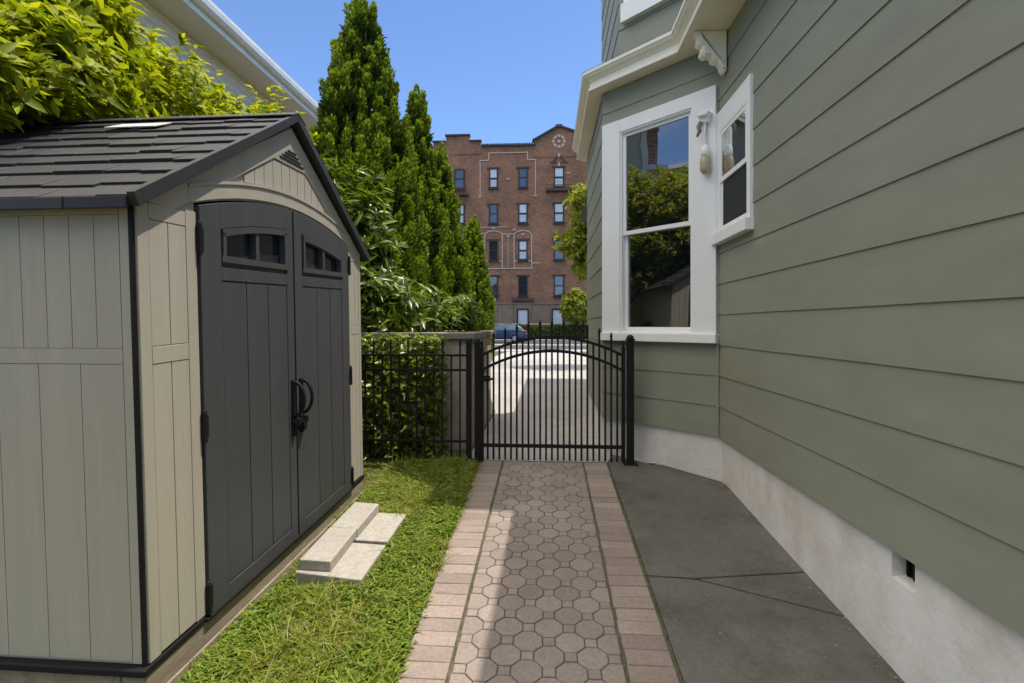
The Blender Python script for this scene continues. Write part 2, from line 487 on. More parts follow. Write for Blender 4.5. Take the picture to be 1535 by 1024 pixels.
# right wall: s runs from the inner corner towards the camera
TW = frame_T((XH, 4.195), (0,-1), (-1,0))
TB = frame_T((XH, 4.195), (-1,1), (-1,-1))
b = MB()
siding(b, (XH, 4.195), (0,-1), (-1,0), 8.2, .65, 3.74, holes=[(.06, .635, 2.235, 3.03)])
siding(b, (XH, 4.195), (-1,1), (-1,-1), SBL, .65, 3.74, holes=[(.222, .944, 1.455, 3.302)])
siding(b, QB, (0,1), (-1,0), 1.92, .65, 3.74, zoff=.65)
siding(b, (.527, 6.938), (1,1), (-1,1), SBL, .65, 3.74)
siding(b, (XH, 7.761), (0,1), (-1,0), 3.94, .65, 3.9)
b.box(XH+.02, 7, -4.0, -3.98, .0, 4.0)
b.box(XH+.02, 7, 11.68, 11.70, .0, 4.2)
b.build('wall', M['siding'], house)
# upper storey of the bay
b = MB()
UB = (.66, 4.885)
siding(b, (XH, 4.195), (-1,1), (-1,-1), (XH-.66)*sqrt(2), 3.85, 5.78, holes=[(.10, .80, 4.45, 5.50)])
siding(b, UB, (0,1), (-1,0), 1.475, 3.85, 5.78)
siding(b, (.66, 6.36), (1,1), (-1,1), (XH-.66)*sqrt(2), 3.85, 5.78)
siding(b, (7, 4.03), (-1,0), (0,-1), 7-XH, 3.85, 5.78)
b.box(XH, XH+.02, 4.03, 4.20, 3.9, 5.78); b.box(XH, XH+.02, 7.05, 7.30, 3.9, 5.78); b.box(XH, 7, 7.28, 7.30, 3.9, 5.78)
b.build('upper_wall', M['siding'], house)
# foundation with a vent recess
b = MB()
XF = XH+.022
va, vb, vz0 = 2.044, 2.176, .524
def fw(y0, y1, z0, z1): b.face([(XF,y0,z0),(XF,y1,z0),(XF,y1,z1),(XF,y0,z1)])
fw(-4, va, -.6, .655); fw(vb, 4.20, -.6, .655); fw(va, vb, -.6, vz0)
b.face([(XF,va,vz0),(XF+.056,va,vz0+.012),(XF+.056,va,.655),(XF,va,.655)])
b.face([(XF,vb,vz0),(XF+.056,vb,vz0+.012),(XF+.056,vb,.655),(XF,vb,.655)])
b.face([(XF,va,vz0),(XF,vb,vz0),(XF+.056,vb,vz0+.012),(XF+.056,va,vz0+.012)])
i2 = .022/sqrt(2)
f1 = [(XF,4.20),(QB[0]+.022,QB[1]+.009),(QB[0]+.022,6.92),(XF,7.745),(XF,11.68)]
for p, q in zip(f1[:-1], f1[1:]):
    b.face([(p[0],p[1],-.6),(q[0],q[1],-.6),(q[0],q[1],.655),(p[0],p[1],.655)])
fo = b.build('foundation', M['founda'], house)
b = MB(); b.box(XF+.0545, XF+.075, va-.01, vb+.01, vz0-.01, .652)
for i in range(3): b.box(XF+.040, XF+.0545, va+.03+i*.035, va+.036+i*.035, vz0+.016, .650)
b.build('vent_grille', M['iron'], fo)
# windows
window(house, TB, .222, .944, 1.455, 3.302, .208, .205, .115, .07, sash=.030, meet=2.372, proud=.030)
ws = window(house, TW, .06, .635, 2.235, 3.03, .056, .05, .15, .08, sash=.030, meet=2.645, glass='clear', proud=.026, lift=.024)
b = MB(TW)
for i in range(9):
    u = .08+i*.058
    b.add([(u,-.028,2.24),(u+.045,-.040,2.24),(u+.045,-.040,2.66),(u,-.028,2.66)], [[0,1,2,3]])
b.add([(.30,-.03,2.64),(.42,-.04,2.64),(.42,-.04,3.02),(.30,-.03,3.02)], [[0,1,2,3]])
b.build('blind', M['curtain'], ws)
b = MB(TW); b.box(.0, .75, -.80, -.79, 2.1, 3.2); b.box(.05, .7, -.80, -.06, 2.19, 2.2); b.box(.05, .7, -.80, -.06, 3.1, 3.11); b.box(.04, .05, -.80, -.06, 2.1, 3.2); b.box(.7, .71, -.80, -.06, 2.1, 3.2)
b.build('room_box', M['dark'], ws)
window(house, TB, .10, .80, 4.45, 5.50, .165, .10, .12, .17, sash=.045, proud=.030)
# cornice: soffit, moulded fascia, roof edge
wallp = [(XH,-4.0),(XH,4.195),QB,(.527,6.938),(XH,7.761)]
edge = [(1.065,-4.0),(1.065,4.298),(.405,4.958),(.405,6.99),(1.176,7.761)]
b = MB()
for i in range(4):
    p, q, r_, s_ = wallp[i], wallp[i+1], edge[i+1], edge[i]
    b.face([(p[0]+.02,p[1],3.735),(q[0]+.02,q[1],3.735),(r_[0],r_[1],3.735),(s_[0],s_[1],3.735)])
b.build('soffit', M['cornice'], house)
def offs(poly, o):
    out = []
    for i, p in enumerate(poly):
        ds = []
        if i > 0: ds.append((Vector(p)-Vector(poly[i-1])).normalized())
        if i < len(poly)-1: ds.append((Vector(poly[i+1])-Vector(p)).normalized())
        ns = [Vector((-d.y, d.x)) for d in ds]
        n = sum(ns, Vector((0,0))).normalized()
        k = o/n.dot(ns[0])
        out.append((p[0]+n.x*k, p[1]+n.y*k))
    return out
def sweep(poly, prof, name, m, parent, close=False):
    mb = MB(); rings = [[(x, y, z) for x, y in offs(poly, o)] for o, z in prof]
    n = len(poly)
    vs = [p for r_ in rings for p in r_]
    fs = [[j*n+i, j*n+i+1, (j+1)*n+i+1, (j+1)*n+i] for j in range(len(prof)-1) for i in range(n-1)]
    mb.add(vs, fs)
    return mb.build(name, m, parent)
prof = [(-.02,3.734),(.012,3.734),(.016,3.738),(.016,3.757),(.012,3.760),(.002,3.764),(.002,3.815),(.010,3.818),(.016,3.826),(.030,3.838),(.046,3.846),(.056,3.858),(.060,3.870),(.070,3.872),(.072,3.900)]
sweep(edge, prof, 'cornice', M['cornice'], house)
# roof over the single-storey wall and the skirt roof round the bay
b = MB()
o = offs(edge, .074)
inn = [(XH+.05,-4.0),(XH+.05,4.25),(.70,4.90),(.70,6.40),(XH+.05,7.761)]
for i in range(4):
    p, q, r_, s_ = o[i], o[i+1], inn[i+1], inn[i]
    zi = 4.02
    b.face([(p[0],p[1],3.902),(q[0],q[1],3.902),(r_[0],r_[1],zi),(s_[0],s_[1],zi)])
b.face([(XH+.05,-4,4.02),(XH+.05,4.25,4.02),(7.5,4.25,6.2),(7.5,-4,6.2)])
# wing behind the bay
b.face([(.74,7.4,3.90),(.74,12.0,3.90),(7.5,12.0,6.3),(7.5,7.4,6.3)])
b.face([(.74,7.761,3.89),(.74,12.0,3.89),(XH,12.0,3.89),(XH,7.761,3.89)])
# upper eave
ue = [(1.05,3.88),(1.05,4.19),(.54,4.70),(.54,6.41),(1.05,6.92),(1.05,7.4)]
b.face([(x,y,5.77) for x, y in ue]+[(7.2,7.4,5.77),(7.2,3.88,5.77)])
ring0 = [(x,y,5.77) for x, y in ue]; ring1 = [(x-.03,y,5.88) for x, y in ue]
for i in range(5): b.face([ring0[i],ring0[i+1],ring1[i+1],ring1[i]])
for i in range(5): b.face([ring1[i],ring1[i+1],(3.5,5.6,7.2)])
b.face([ring1[5],(7.2,7.4,5.88),(3.5,5.6,7.2)]); b.face([(7.2,3.88,5.88),ring1[0],(3.5,5.6,7.2)])
b.build('roof', M['nroof'], house)
# scroll bracket under the soffit at the inner corner
pr = [(0,3.733),(.235,3.733),(.235,3.705),(.215,3.700),(.208,3.672),(.218,3.650),(.205,3.628),(.180,3.620),(.182,3.598),(.192,3.575),(.182,3.548),(.155,3.538),(.128,3.546),(.112,3.535),(.108,3.512),(.088,3.500),(.066,3.500),(.050,3.480),(.036,3.440),(.022,3.425),(0,3.425)]
b = MB()
b.hexa([(XH-.012-x, 3.985, z) for x, z in pr], [(XH-.012-x, 4.060, z) for x, z in pr])
pr2 = [(.02+.8*x if x else 0, 3.72-(3.72-z)*.92) for x, z in pr]
b.hexa([(XH-.012-x, 3.968, z-.004) for x, z in pr2[1:]], [(XH-.012-x, 3.984, z-.004) for x, z in pr2[1:]])
b.build('bracket', M['cornice'], house, bevel=.006)
# corner boards
b = MB(TB); b.box(-.004, .018, .0, .020, .655, 1.384)
b.build('corner_board', M['siding'], house)

# wall lamp on the bay casing
lamp = thing('wall_lamp', 'white wall lamp with amber glass jar on the casing between the two windows', 'lamp', tuple(TB @ Vector((.125, .03, 3.0))))
TL = TB @ Matrix.Translation((-.034, 0, 0))
b = MB(TL); b.box(.09, .175, .030, .075, 3.13, 3.20); b.box(.075, .165, .030, .105, 3.175, 3.205)
b.build('mounting_box', M['trim'], lamp, bevel=.008)
b = MB(TL); b.tube([(.15,.075,3.14),(.16,.09,3.10),(.145,.10,3.06),(.165,.105,3.02)], [.016,.018,.016,.008])
b.build('sensor_arm', M['capstone'], lamp, smooth=True)
b = MB(TL); b.tube([(.125,.055,3.13),(.122,.075,3.02),(.117,.072,2.95),(.115,.070,2.90)], .010)
b.lathe([(.010,2.95),(.026,2.935),(.031,2.90),(.031,2.865),(.024,2.860)], (.115,.070,0), 14)
b.build('lamp_holder', M['trim'], lamp, smooth=True)
b = MB(TL); b.lathe([(.024,2.868),(.034,2.845),(.040,2.81),(.040,2.765),(.034,2.738),(.018,2.722),(.004,2.720)], (.115,.070,0), 18)
b.build('glass_jar', M['amber'], lamp, smooth=True)

# ------------------------------------------------------------------ shed
al, yaw = .0395, atan(.029/2.157)
u = Vector((sin(yaw)*cos(al), cos(yaw)*cos(al), sin(al)))
w = Vector((cos(yaw), -sin(yaw), 0))
v = Vector((-sin(yaw)*sin(al), -cos(yaw)*sin(al), cos(al)))
RS = Matrix((w, u, v)).transposed()
SO = Vector((-1.4928, 1.853, .2275))
shed = thing('garden_shed', 'tan plastic garden shed with dark shingle roof and charcoal double doors on the lawn', 'shed', tuple(SO), RS)
def SM(): return MB()
def sb(mb, name, m, parent=None, **k): return mb.build(name, m, parent or shed, world=False, **k)
W_ = 2.17; EV = 1.775; PKU, PKV = 1.135, 2.40; DEPTH = 2.05
DU0, DU1, DUM = .318, 1.925, 1.118
def arch(uu, lift=0., rise=.115, base=1.80):
    t = (uu-DUM)/((DU1-DU0)/2)
    return base + rise*(1-t*t) + lift
def gab(uu):                                  # underside of gable at u
    return EV + (PKV-EV)*(1-abs(uu-PKU)/PKU) if uu <= PKU else EV + (PKV-EV)*(1-(uu-PKU)/(W_-PKU))
# front wall (a sheet 3 cm thick with the arched door opening)
b = SM()
N = 28
us = [0, .06, DU0] + [DU0+(DU1-DU0)*i/N for i in range(1, N)] + [DU1, 2.11, W_]
us = sorted(set(us))
def strip(x, x_in, f0, f1, lst):
    ring = [(p, f0(p)) for p in lst] + [(p, f1(p)) for p in lst[::-1]]
    b.hexa([(x_in, *q) for q in ring], [(x, *q) for q in ring])
us2 = sorted(set(us+[PKU]))
z0 = lambda q: .03
strip(0, -.03, z0, gab, [0, DU0]); strip(0, -.03, z0, gab, [DU1, W_])
mid = [x for x in us2 if DU0 <= x <= DU1]
strip(0, -.03, lambda q: arch(q, .004), gab, mid)
sb(b, 'front_wall', M['tan'])
# raised mouldings on the front: rails, stiles, panels and gable planks
b = SM()
P1 = .008
def fbox(u0, u1, v0, v1, x=.0105, x0=.001): b.box(x0, x, u0, u1, v0, v1)
for (e0, e1, s0, s1) in ((.055, .250, .0, .312), (1.985, 2.125, 1.93, 2.17)):
    fbox(s0, e0-.0022, .035, 1.765, .012); fbox(e1+.0022, s1, .035, 1.765, .012)        # stiles
    fbox(e0, e1, 1.1525, 1.2175, .012)                                                  # middle rail
    fbox(e0, e1, 1.6975, 1.757, .012)                                                   # top rail
    mdl = (e0+e1)/2
    fbox(e0, mdl-.002, 1.220, 1.695); fbox(mdl+.002, e1, 1.220, 1.695)
    fbox(e0, mdl-.002, .040, 1.150); fbox(mdl+.002, e1, .040, 1.150)
    sb(b, 'side_panel', M['tan'], bevel=.0015); b = SM()
def aband(l0, l1, x, ext=.05):
    lst = [DU0-ext+(DU1-DU0+2*ext)*i/36 for i in range(37)]
    f = lambda uu, l: arch(uu, l, .118, 1.80)
    ring = [(p, f(p, l0)) for p in lst] + [(p, f(p, l1)) for p in lst[::-1]]
    b.hexa([(.001, *q) for q in ring], [(x, *q) for q in ring])
aband(.012, .074, .014); aband(.076, .090, .020)
# gable planks inside a rake board
ru = []
for i in range(15):
    c0 = .50+i*.0885; c1 = c0+.083
    lo0, lo1 = arch(c0, .094, .118, 1.80), arch(c1, .094, .118, 1.80)
    def top(q): return gab(q)-.135
    h0, h1 = top(c0), top(c1)
    if PKU-.17 < (c0+c1)/2 < PKU+.17: h0 = h1 = min(h0, h1, 2.165)
    if h0-lo0 < .012 or h1-lo1 < .012: continue
    b.hexa([(.001,c0,lo0),(.001,c1,lo1),(.001,c1,h1),(.001,c0,h0)], [(.007,c0,lo0),(.007,c1,lo1),(.007,c1,h1),(.007,c0,h0)])
for sgn in (0, 1):
    A = (.012, EV-.012) if sgn == 0 else (W_-.012, EV-.012)
    B = (PKU, PKV-.012); C2 = (PKU, PKV-.128); D2 = (A[0]+(.17 if sgn == 0 else -.17), EV-.022)
    b.hexa([(.001,*A),(.001,*B),(.001,*C2),(.001,*D2)], [(.013,*A),(.013,*B),(.013,*C2),(.013,*D2)])
sb(b, 'gable_trim', M['tan'])
b = SM()
t0, t1, vb0, vt0 = .93, 1.34, 2.168, 2.286
b.hexa([(.002,t0,vb0),(.002,t1,vb0),(.002,PKU,vt0)], [(.012,t0,vb0),(.012,t1,vb0),(.012,PKU,vt0)])
gv = sb(b, 'gable_vent', M['tan'], bevel=.002)
b = SM()
for i in range(4):
    zz = 2.186+i*.019; hwid = .135*(1-i/4.6)
    b.box(.0125, .015, PKU-hwid, PKU+hwid, zz, zz+.011)
sb(b, 'vent_slot', M['blackpl'], gv)
# near and far side walls, back wall
b = SM()
for (y0, y1) in ((0, .02), (W_-.02, W_)):
    b.box(-DEPTH, -.031, y0, y1, .03, EV)
b.box(-DEPTH-.02, -DEPTH, 0, W_, .03, EV)
b.hexa([(-DEPTH-.02,0,EV),(-DEPTH-.02,W_,EV),(-DEPTH-.02,PKU,PKV)], [(-DEPTH,0,EV),(-DEPTH,W_,EV),(-DEPTH,PKU,PKV)])
sb(b, 'side_wall', M['tan'])
b = SM()
x = -.055
edges = [-.055]
i = 0
while x > -DEPTH+.1:
    x0 = x; x1 = max(x-.168, -DEPTH)
    dx = .0012
    b.box(x1+dx, x0-dx, -.0055, -.0005, .04, 1.1582)
    x = x1; i += 1
x = -.055
while x > -DEPTH+.06:
    x0 = x; x1 = max(x-.098, -DEPTH)
    b.box(x1+.0012, x0-.0012, -.0055, -.0005, 1.2178, 1.7042)
    x = x1
b.box(-DEPTH, -.055, -.0068, -.0005, 1.160, 1.216)
b.box(-DEPTH, -.055, -.0068, -.0005, 1.706, 1.77)
b.box(-.0525, -.0175, -.0068, -.0005, .035, 1.77)
sb(b, 'side_plank', M['tan'], bevel=.0012)
b = SM(); b.box(-.0165, .003, -.010, -.001, .03, EV-.01)
sb(b, 'corner_post', M['blackpl'], bevel=.003)
b = SM(); b.box(-DEPTH-.03, .016, -.035, W_+.02, .0, .029); b.box(.0, .030, DU0-.02, DU1+.02, .004, .022)
sb(b, 'floor_frame', M['blackpl'], bevel=.006)
b = SM(); b.box(-.09, .010, -.02, W_+.015, -.16, -.001); b.box(-DEPTH, -.10, -.015, .07, -.14, -.001); b.box(-DEPTH, -.10, W_-.07, W_+.015, -.14, -.001)
sb(b, 'timber_skid', M['timber'], bevel=.006)
b = SM(); b.box(.012, .024, .05, W_+.01, -.17, -.092)
sb(b, 'skid_board', M['timber'], bevel=.004)
# doors
def door(ua, ub, hinge_left):
    xo = .012
    b = SM()
    wu0, wu1 = (.475, 1.04) if hinge_left else (1.235, 1.80)
    wv0 = 1.585
    def wtop(q): return arch(q, -.145, .118, 1.80) + .005
    lst = sorted({ua+.006, ub-.006, wu0, wu1, *[wu0+(wu1-wu0)*i/10 for i in range(1, 10)]})
    def st(f0, f1, pts, x0=-.025, x1=xo, m=0):
        ring = [(p, f0(p)) for p in pts] + [(p, f1(p)) for p in pts[::-1]]
        b.hexa([(x0, *q) for q in ring], [(x1, *q) for q in ring], m)
    tp = lambda q: arch(q, -.006, .118, 1.80)
    # core leaf with a window opening
    st(lambda q: .012, lambda q: wv0, [ua+.006, ub-.006])
    for lo, hi in (([ua+.006, wu0]), ([wu1, ub-.006])):
        pts = [lo+(hi-lo)*i/4 for i in range(5)]; st(lambda q: wv0, tp, pts)
    st(wtop, tp, [wu0+(wu1-wu0)*i/10 for i in range(11)])
    d = sb(b, 'door', M['darkdoor'])
    # stiles, rails and planks
    b = SM(); xr = xo+.009
    e0, e1 = (ua+.145, ub-.078) if hinge_left else (ua+.092, ub-.132)
    st(lambda q: .014, tp, [ua+.006+(e0-ua-.006)*i/4 for i in range(5)], xo+.0005, xr)
    st(lambda q: .014, tp, [e1+(ub-.006-e1)*i/4 for i in range(5)], xo+.0005, xr)
    b.box(xo+.0005, xr, e0+.001, e1-.001, .014, .088); b.box(xo+.0005, xr, e0+.001, e1-.001, 1.486, 1.545)
    pw = (e1-e0)/3
    for k in range(3): b.box(xo+.0005, xo+.006, e0+.004+k*pw, e0+(k+1)*pw-.002, .094, 1.480)
    st(lambda q: wtop(q)+.016, tp, [e0+.001+(e1-e0-.002)*i/8 for i in range(9)], xo+.0005, xr)
    sb(b, 'door_panel', M['darkdoor'], d, bevel=.002)
    # window frame, mullion, panes
    b = SM()
    t = .022
    pts = [wu0+(wu1-wu0)*i/10 for i in range(11)]
    b.box(-.01, xr+.004, wu0, wu0+t, wv0, wtop(wu0+.01)); b.box(-.01, xr+.004, wu1-t, wu1, wv0, wtop(wu1-.01))
    b.box(-.01, xr+.006, wu0-.012, wu1+.012, wv0-.016, wv0+.014)
    st(lambda q: wtop(q)-.018, lambda q: wtop(q)+.014, pts, -.01, xr+.004)
    mid_ = (wu0+wu1)/2; b.box(-.012, xr-.002, mid_-.014, mid_+.014, wv0+.014, wtop(mid_)-.018)
    wf = sb(b, 'window', M['darkdoor'], d)
    b = SM(); st(lambda q: wv0, wtop, pts, -.018, -.012)
    sb(b, 'pane', M['shedglass'], wf)
    # hinges
    hu = ua if hinge_left else ub
    for hv in (1.655, .85, .10):
        b = SM()
        b.tube([(.022,hu,hv-.065),(.022,hu,hv+.065)], .0125, 10)
        b.lathe([(.001,.078),(.008,.074),(.011,.066)][::-1], (.022, hu, hv), 10)
        b.box(.013, .022, hu-.012, hu+.03*(1 if hinge_left else -1), hv-.05, hv+.05)
        sb(b, 'hinge', M['blackpl'], d, smooth=False, bevel=.002)
    # curved pull handle
    b = SM()
    hc = ub-.040 if hinge_left else ua+.048
    b.box(xr, xr+.010, hc-.018, hc+.018, .62, .945)
    pts = []
    for i in range(13):
        a_ = -pi/2+pi*i/12
        pts.append((xr+.008+.062*cos(a_), hc, .835+.098*sin(a_)))
    b.tube(pts, .0105, 8)
    b.lathe([(.001,-.02),(.02,-.018),(.026,0),(.02,.018),(.001,.02)], (xr+.022, hc, .70), 10)
    sb(b, 'handle', M['blackpl'], d, bevel=.003)
    return d
d1 = door(DU0, DUM-.003, True)
d2 = door(DUM+.003, DU1, False)
b = SM(); b.box(.024, .048, DUM-.070, DUM+.080, .690, .712); b.box(.026, .060, DUM+.012, DUM+.046, .640, .690)
b.tube([(.043,DUM+.016,.688),(.043,DUM+.016,.722),(.043,DUM+.029,.736),(.043,DUM+.042,.722),(.043,DUM+.042,.688)], .005, 6)
sb(b, 'hasp', M['blackpl'], d2, bevel=.003)
# roof: two slopes of stepped shingles
OVX = .058
def roof_side(sgn):
    b = SM()
    if sgn < 0: A, B = (-.055, 1.748), (PKU, PKV+.055)
    else:       A, B = (W_+.085, 1.738), (PKU, PKV+.055)
    A, B = Vector(A), Vector(B); L = (B-A).length; dv = (B-A)/L
    nv = Vector((-dv.y, dv.x)); 
    if nv.y < 0: nv = -nv
    rows = 9; rh = L/rows
    for r_ in range(rows):
        s0, s1 = r_*rh, (r_+1)*rh
        x = OVX-.012 - (r_ % 3)*.055
        first = True
        xs = OVX-.030
        xe = -DEPTH-.06
        x = xs
        while x > xe:
            wd = random.choice((.17, .19, .22, .26, .30))
            if first: wd = (.12, .22, .16)[r_ % 3]; first = False
            x1 = max(x-wd, xe)
            jl = random.choice((0, .0, .018, .030)) if r_ else 0
            th = .014+random.uniform(0, .006)
            p0 = A+dv*(s0-jl); p1 = A+dv*(s1)
            q0 = p0+nv*th; q1 = p1+nv*.004
            lo = [(x-.003,*p0),(x-.003,*p1),(x1+.003,*p1),(x1+.003,*p0)]
            hi = [(x-.003,*q0),(x-.003,*q1),(x1+.003,*q1),(x1+.003,*q0)]
            b.hexa(lo, hi)
            x = x1
    return b, A, B, dv, nv, L, rh
b1, A1, B1, dv1, nv1, L1, rh1 = roof_side(-1)
r1 = sb(b1, 'roof', M['shingle'], bevel=.003, seg=1)
b2, A2, B2, dv2, nv2, L2, rh2 = roof_side(1)
sb(b2, 'roof', M['shingle'], bevel=.003, seg=1)
b = SM()
for A, B, nv in ((A1, B1, nv1), (A2, B2, nv2)):
    b.hexa([(OVX-.028,*(A-nv*.028)),(OVX-.028,*(B-nv*.028)),(OVX-.028,*(B+nv*.014)),(OVX-.028,*(A+nv*.026))],
           [(OVX,*(A-nv*.028)),(OVX,*(B-nv*.028)),(OVX,*(B+nv*.014)),(OVX,*(A+nv*.026))])
    b.hexa([(-DEPTH-.06,*(A-nv*.02)),(-DEPTH-.06,*(B-nv*.02)),(-DEPTH-.06,*(B-nv*.001)),(-DEPTH-.06,*(A-nv*.001))],
           [(OVX-.029,*(A-nv*.02)),(OVX-.029,*(B-nv*.02)),(OVX-.029,*(B-nv*.001)),(OVX-.029,*(A-nv*.001))])
sb(b, 'rake_board', M['shingle'], bevel=.003)
b = SM()
x = OVX+.004
while x > -DEPTH-.06:
    x1 = max(x-.30, -DEPTH-.06)
    pk = B1
    for dv in (dv1, dv2):
        q = pk-dv*.085
        nv = Vector((-dv.y, dv.x)); nv = nv if nv.y > 0 else -nv
        b.hexa([(x-.002,*(pk+Vector((0,.006)))),(x-.002,*(q+nv*.018)),(x1+.002,*(q+nv*.018)),(x1+.002,*(pk+Vector((0,.006))))],
               [(x-.002,*(pk+Vector((0,.022)))),(x-.002,*(q+nv*.028)),(x1+.002,*(q+nv*.028)),(x1+.002,*(pk+Vector((0,.022))))])
    x = x1
sb(b, 'ridge_cap', M['shingle'], bevel=.003, seg=1)
b = SM()
s0, s1 = L1-rh1*1.98, L1-rh1*1.05
for x0, x1 in ((-.60, -.74), (-.745, -.885)):
    p0, p1 = A1+dv1*s0+nv1*.026, A1+dv1*s1+nv1*.012
    b.hexa([(x0,*p0),(x0,*p1),(x1,*p1),(x1,*p0)], [(x0,*(p0+nv1*.007)),(x0,*(p1+nv1*.007)),(x1,*(p1+nv1*.007)),(x1,*(p0+nv1*.007))])
sb(b, 'skylight', M['skylight'], r1, bevel=.002)
# eave board along the near side
b = SM()
x = OVX-.03
while x > -DEPTH-.06:
    x1 = max(x-random.choice((.24, .30, .34)), -DEPTH-.06)
    b.box(x1+.0015, x-.0015, A1.x-.008, A1.x+.006, A1.y-.032, A1.y+.012); x = x1
sb(b, 'eave_board', M['shingle'], bevel=.004)

# ------------------------------------------------------------------ stepping blocks in front of the doors
def block(pts, z0off, th, label):
    cx = sum(p[0] for p in pts)/4; cy = sum(p[1] for p in pts)/4
    t = thing('concrete_block', label, 'block', (cx, cy, gz(cy)+z0off), group='pale blocks laid as a step')
    mb = MB(); mb.hexa([(x, y, gz(y)+z0off) for x, y in pts], [(x, y, gz(y)+z0off+th) for x, y in pts])
    # one mesh: use the mesh as the thing itself
    bpy.data.objects.remove(t)
    me = mb.build('concrete_block', M['block'], bevel=.006)
    me.data.transform(Matrix.Translation((-cx, -cy, -gz(cy)-z0off))); me.location = (cx, cy, gz(cy)+z0off)
    return tag(me, label, 'block', 'pale blocks laid as a step')
def block(pts, z0off, th, label):
    cx = sum(p[0] for p in pts)/4; cy = sum(p[1] for p in pts)/4; z = gz(cy)+z0off
    pts = [(x+random.uniform(-.004,.004), y+random.uniform(-.004,.004)) for x, y in pts]
    mb = MB(); mb.hexa([(x-cx, y-cy, gz(y)+z0off-z) for x, y in pts], [(x-cx, y-cy, gz(y)+z0off+th-z) for x, y in pts])
    me = mb.build('concrete_block', M['block'], bevel=.005); me.location = (cx, cy, z)
    return tag(me, label, 'block', 'pale blocks laid as a step')
block([(-1.311,2.676),(-1.134,2.660),(-1.135,3.034),(-1.305,3.046)], .0405, .055, 'upper pale concrete block of the shed step, nearer the camera')
block([(-1.304,3.053),(-1.135,3.041),(-1.121,3.402),(-1.293,3.420)], .0405, .053, 'upper pale concrete block of the shed step, nearer the gate')
block([(-1.327,2.655),(-.949,2.597),(-.940,2.962),(-1.322,2.995)], -.060, .100, 'low flat concrete slab in the grass under the nearer step block')
block([(-1.320,3.028),(-.941,3.005),(-.932,3.380),(-1.310,3.400)], -.060, .099, 'low flat concrete slab in the grass under the farther step block')

# ------------------------------------------------------------------ iron gate and fence
GY = 4.56
def picket(mb, x, z0, z1, r=.0085, spear=True, y=GY):
    mb.box(x-r, x+r, y-r, y+r, z0, z1-.07 if spear else z1)
    if spear:
        z = z1-.07
        mb.lathe([(.0085,0),(.012,.004),(.012,.012),(.008,.016),(.013,.030),(.010,.045),(.001,.070)], (x, y, z), 8)
def post(mb, x, z0, z1, r=.028, y=GY, ball=True):
    mb.box(x-r, x+r, y-r, y+r, z0, z1-.05)
    mb.box(x-r-.008, x+r+.008, y-r-.008, y+r+.008, z1-.05, z1-.035)
    mb.lathe([(r,0),(r*1.1,.008),(r*.9,.022),(r*.5,.032),(.002,.036)], (x, y, z1-.035), 10)
gate = thing('garden_gate', 'black iron arched gate with spear topped pickets across the end of the path', 'gate', (.03, GY, gz(GY)))
GX0, GX1 = -.575, .655
def garch(x, e, m_):
    t = (x-(GX0+GX1)/2)/((GX1-GX0)/2); return e+(m_-e)*(1-t*t)
for e, m_ in ((1.265, 1.425), (1.135, 1.305)):
    b = MB(); n = 26
    for i in range(n):
        xa, xb = GX0+(GX1-GX0)*i/n, GX0+(GX1-GX0)*(i+1)/n
        za, zb = garch(xa, e, m_), garch(xb, e, m_)
        b.hexa([(xa,GY-.014,za-.016),(xb,GY-.014,zb-.016),(xb,GY+.014,zb-.016),(xa,GY+.014,za-.016)],
               [(xa,GY-.014,za+.010),(xb,GY-.014,zb+.010),(xb,GY+.014,zb+.010),(xa,GY+.014,za+.010)])
    b.build('arched_rail', M['iron'], gate)
b = MB(); b.box(GX0, GX1, GY-.014, GY+.014, .455, .485); b.build('bottom_rail', M['iron'], gate, bevel=.003)
for x, zt in ((GX0, 1.40), (GX1, 1.40)):
    b = MB(); picket(b, x, gz(GY)+.02, zt, .016); b.build('stile', M['iron'], gate)
n = 24
for i in range(1, n):
    x = GX0+(GX1-GX0)*i/n
    b = MB()
    if i % 2 == 0: picket(b, x, gz(GY)+.018, garch(x, 1.265, 1.425)+.155)
    else: picket(b, x, gz(GY)+.018, garch(x, 1.265, 1.425)+.004, spear=False)
    b.build('picket', M['iron'], gate)
b = MB(); b.box(-.60, -.50, GY-.045, GY-.016, 1.035, 1.085); b.box(-.555, -.475, GY-.075, GY-.045, 1.05, 1.068); b.tube([(-.56,GY-.03,1.085),(-.56,GY-.04,1.115),(-.535,GY-.045,1.125)], .008, 6)
b.build('latch', M['iron'], gate, bevel=.003)
for x, lab, z1, r in ((-.615, 'slim black iron gate post beside the latch, with dark flat cap', 1.415, .024), (.715, 'thick black iron gate post at the house end of the gate, with ball cap', 1.445, .030), (-.690, 'slim black iron post ending the short fence panel, left of the latch post', 1.415, .024)):
    b = MB(); post(b, x, 0, z1-gz(GY), r, 0); 
    b.box(x-r-.03, x+r+.03, -r-.03, r+.03, -.004, .010)
    o = b.build('gate_post', M['iron'], bevel=.003)
    o.data.transform(Matrix.Translation((-x,0,0))); o.location = (x, GY, gz(GY))
    tag(o, lab, 'post', 'posts of the iron gate')
fence = thing('iron_fence', 'black iron picket fence panel between shed and gate in front of the leafy hedge', 'fence', (-1.3, GY, gz(GY)))
for z in (1.26, 1.13, .50):
    b = MB(); b.box(-2.6, -.716, GY-.011, GY+.011, z-.010, z+.010); b.build('rail', M['iron'], fence, bevel=.003)
x = -.77; i = 0
while x > -2.55:
    b = MB(); picket(b, x, gz(GY)+.03, 1.41 if i % 2 == 0 else 1.262, .0068, spear=(i % 2 == 0)); b.build('picket', M['iron'], fence)
    x -= .078; i += 1

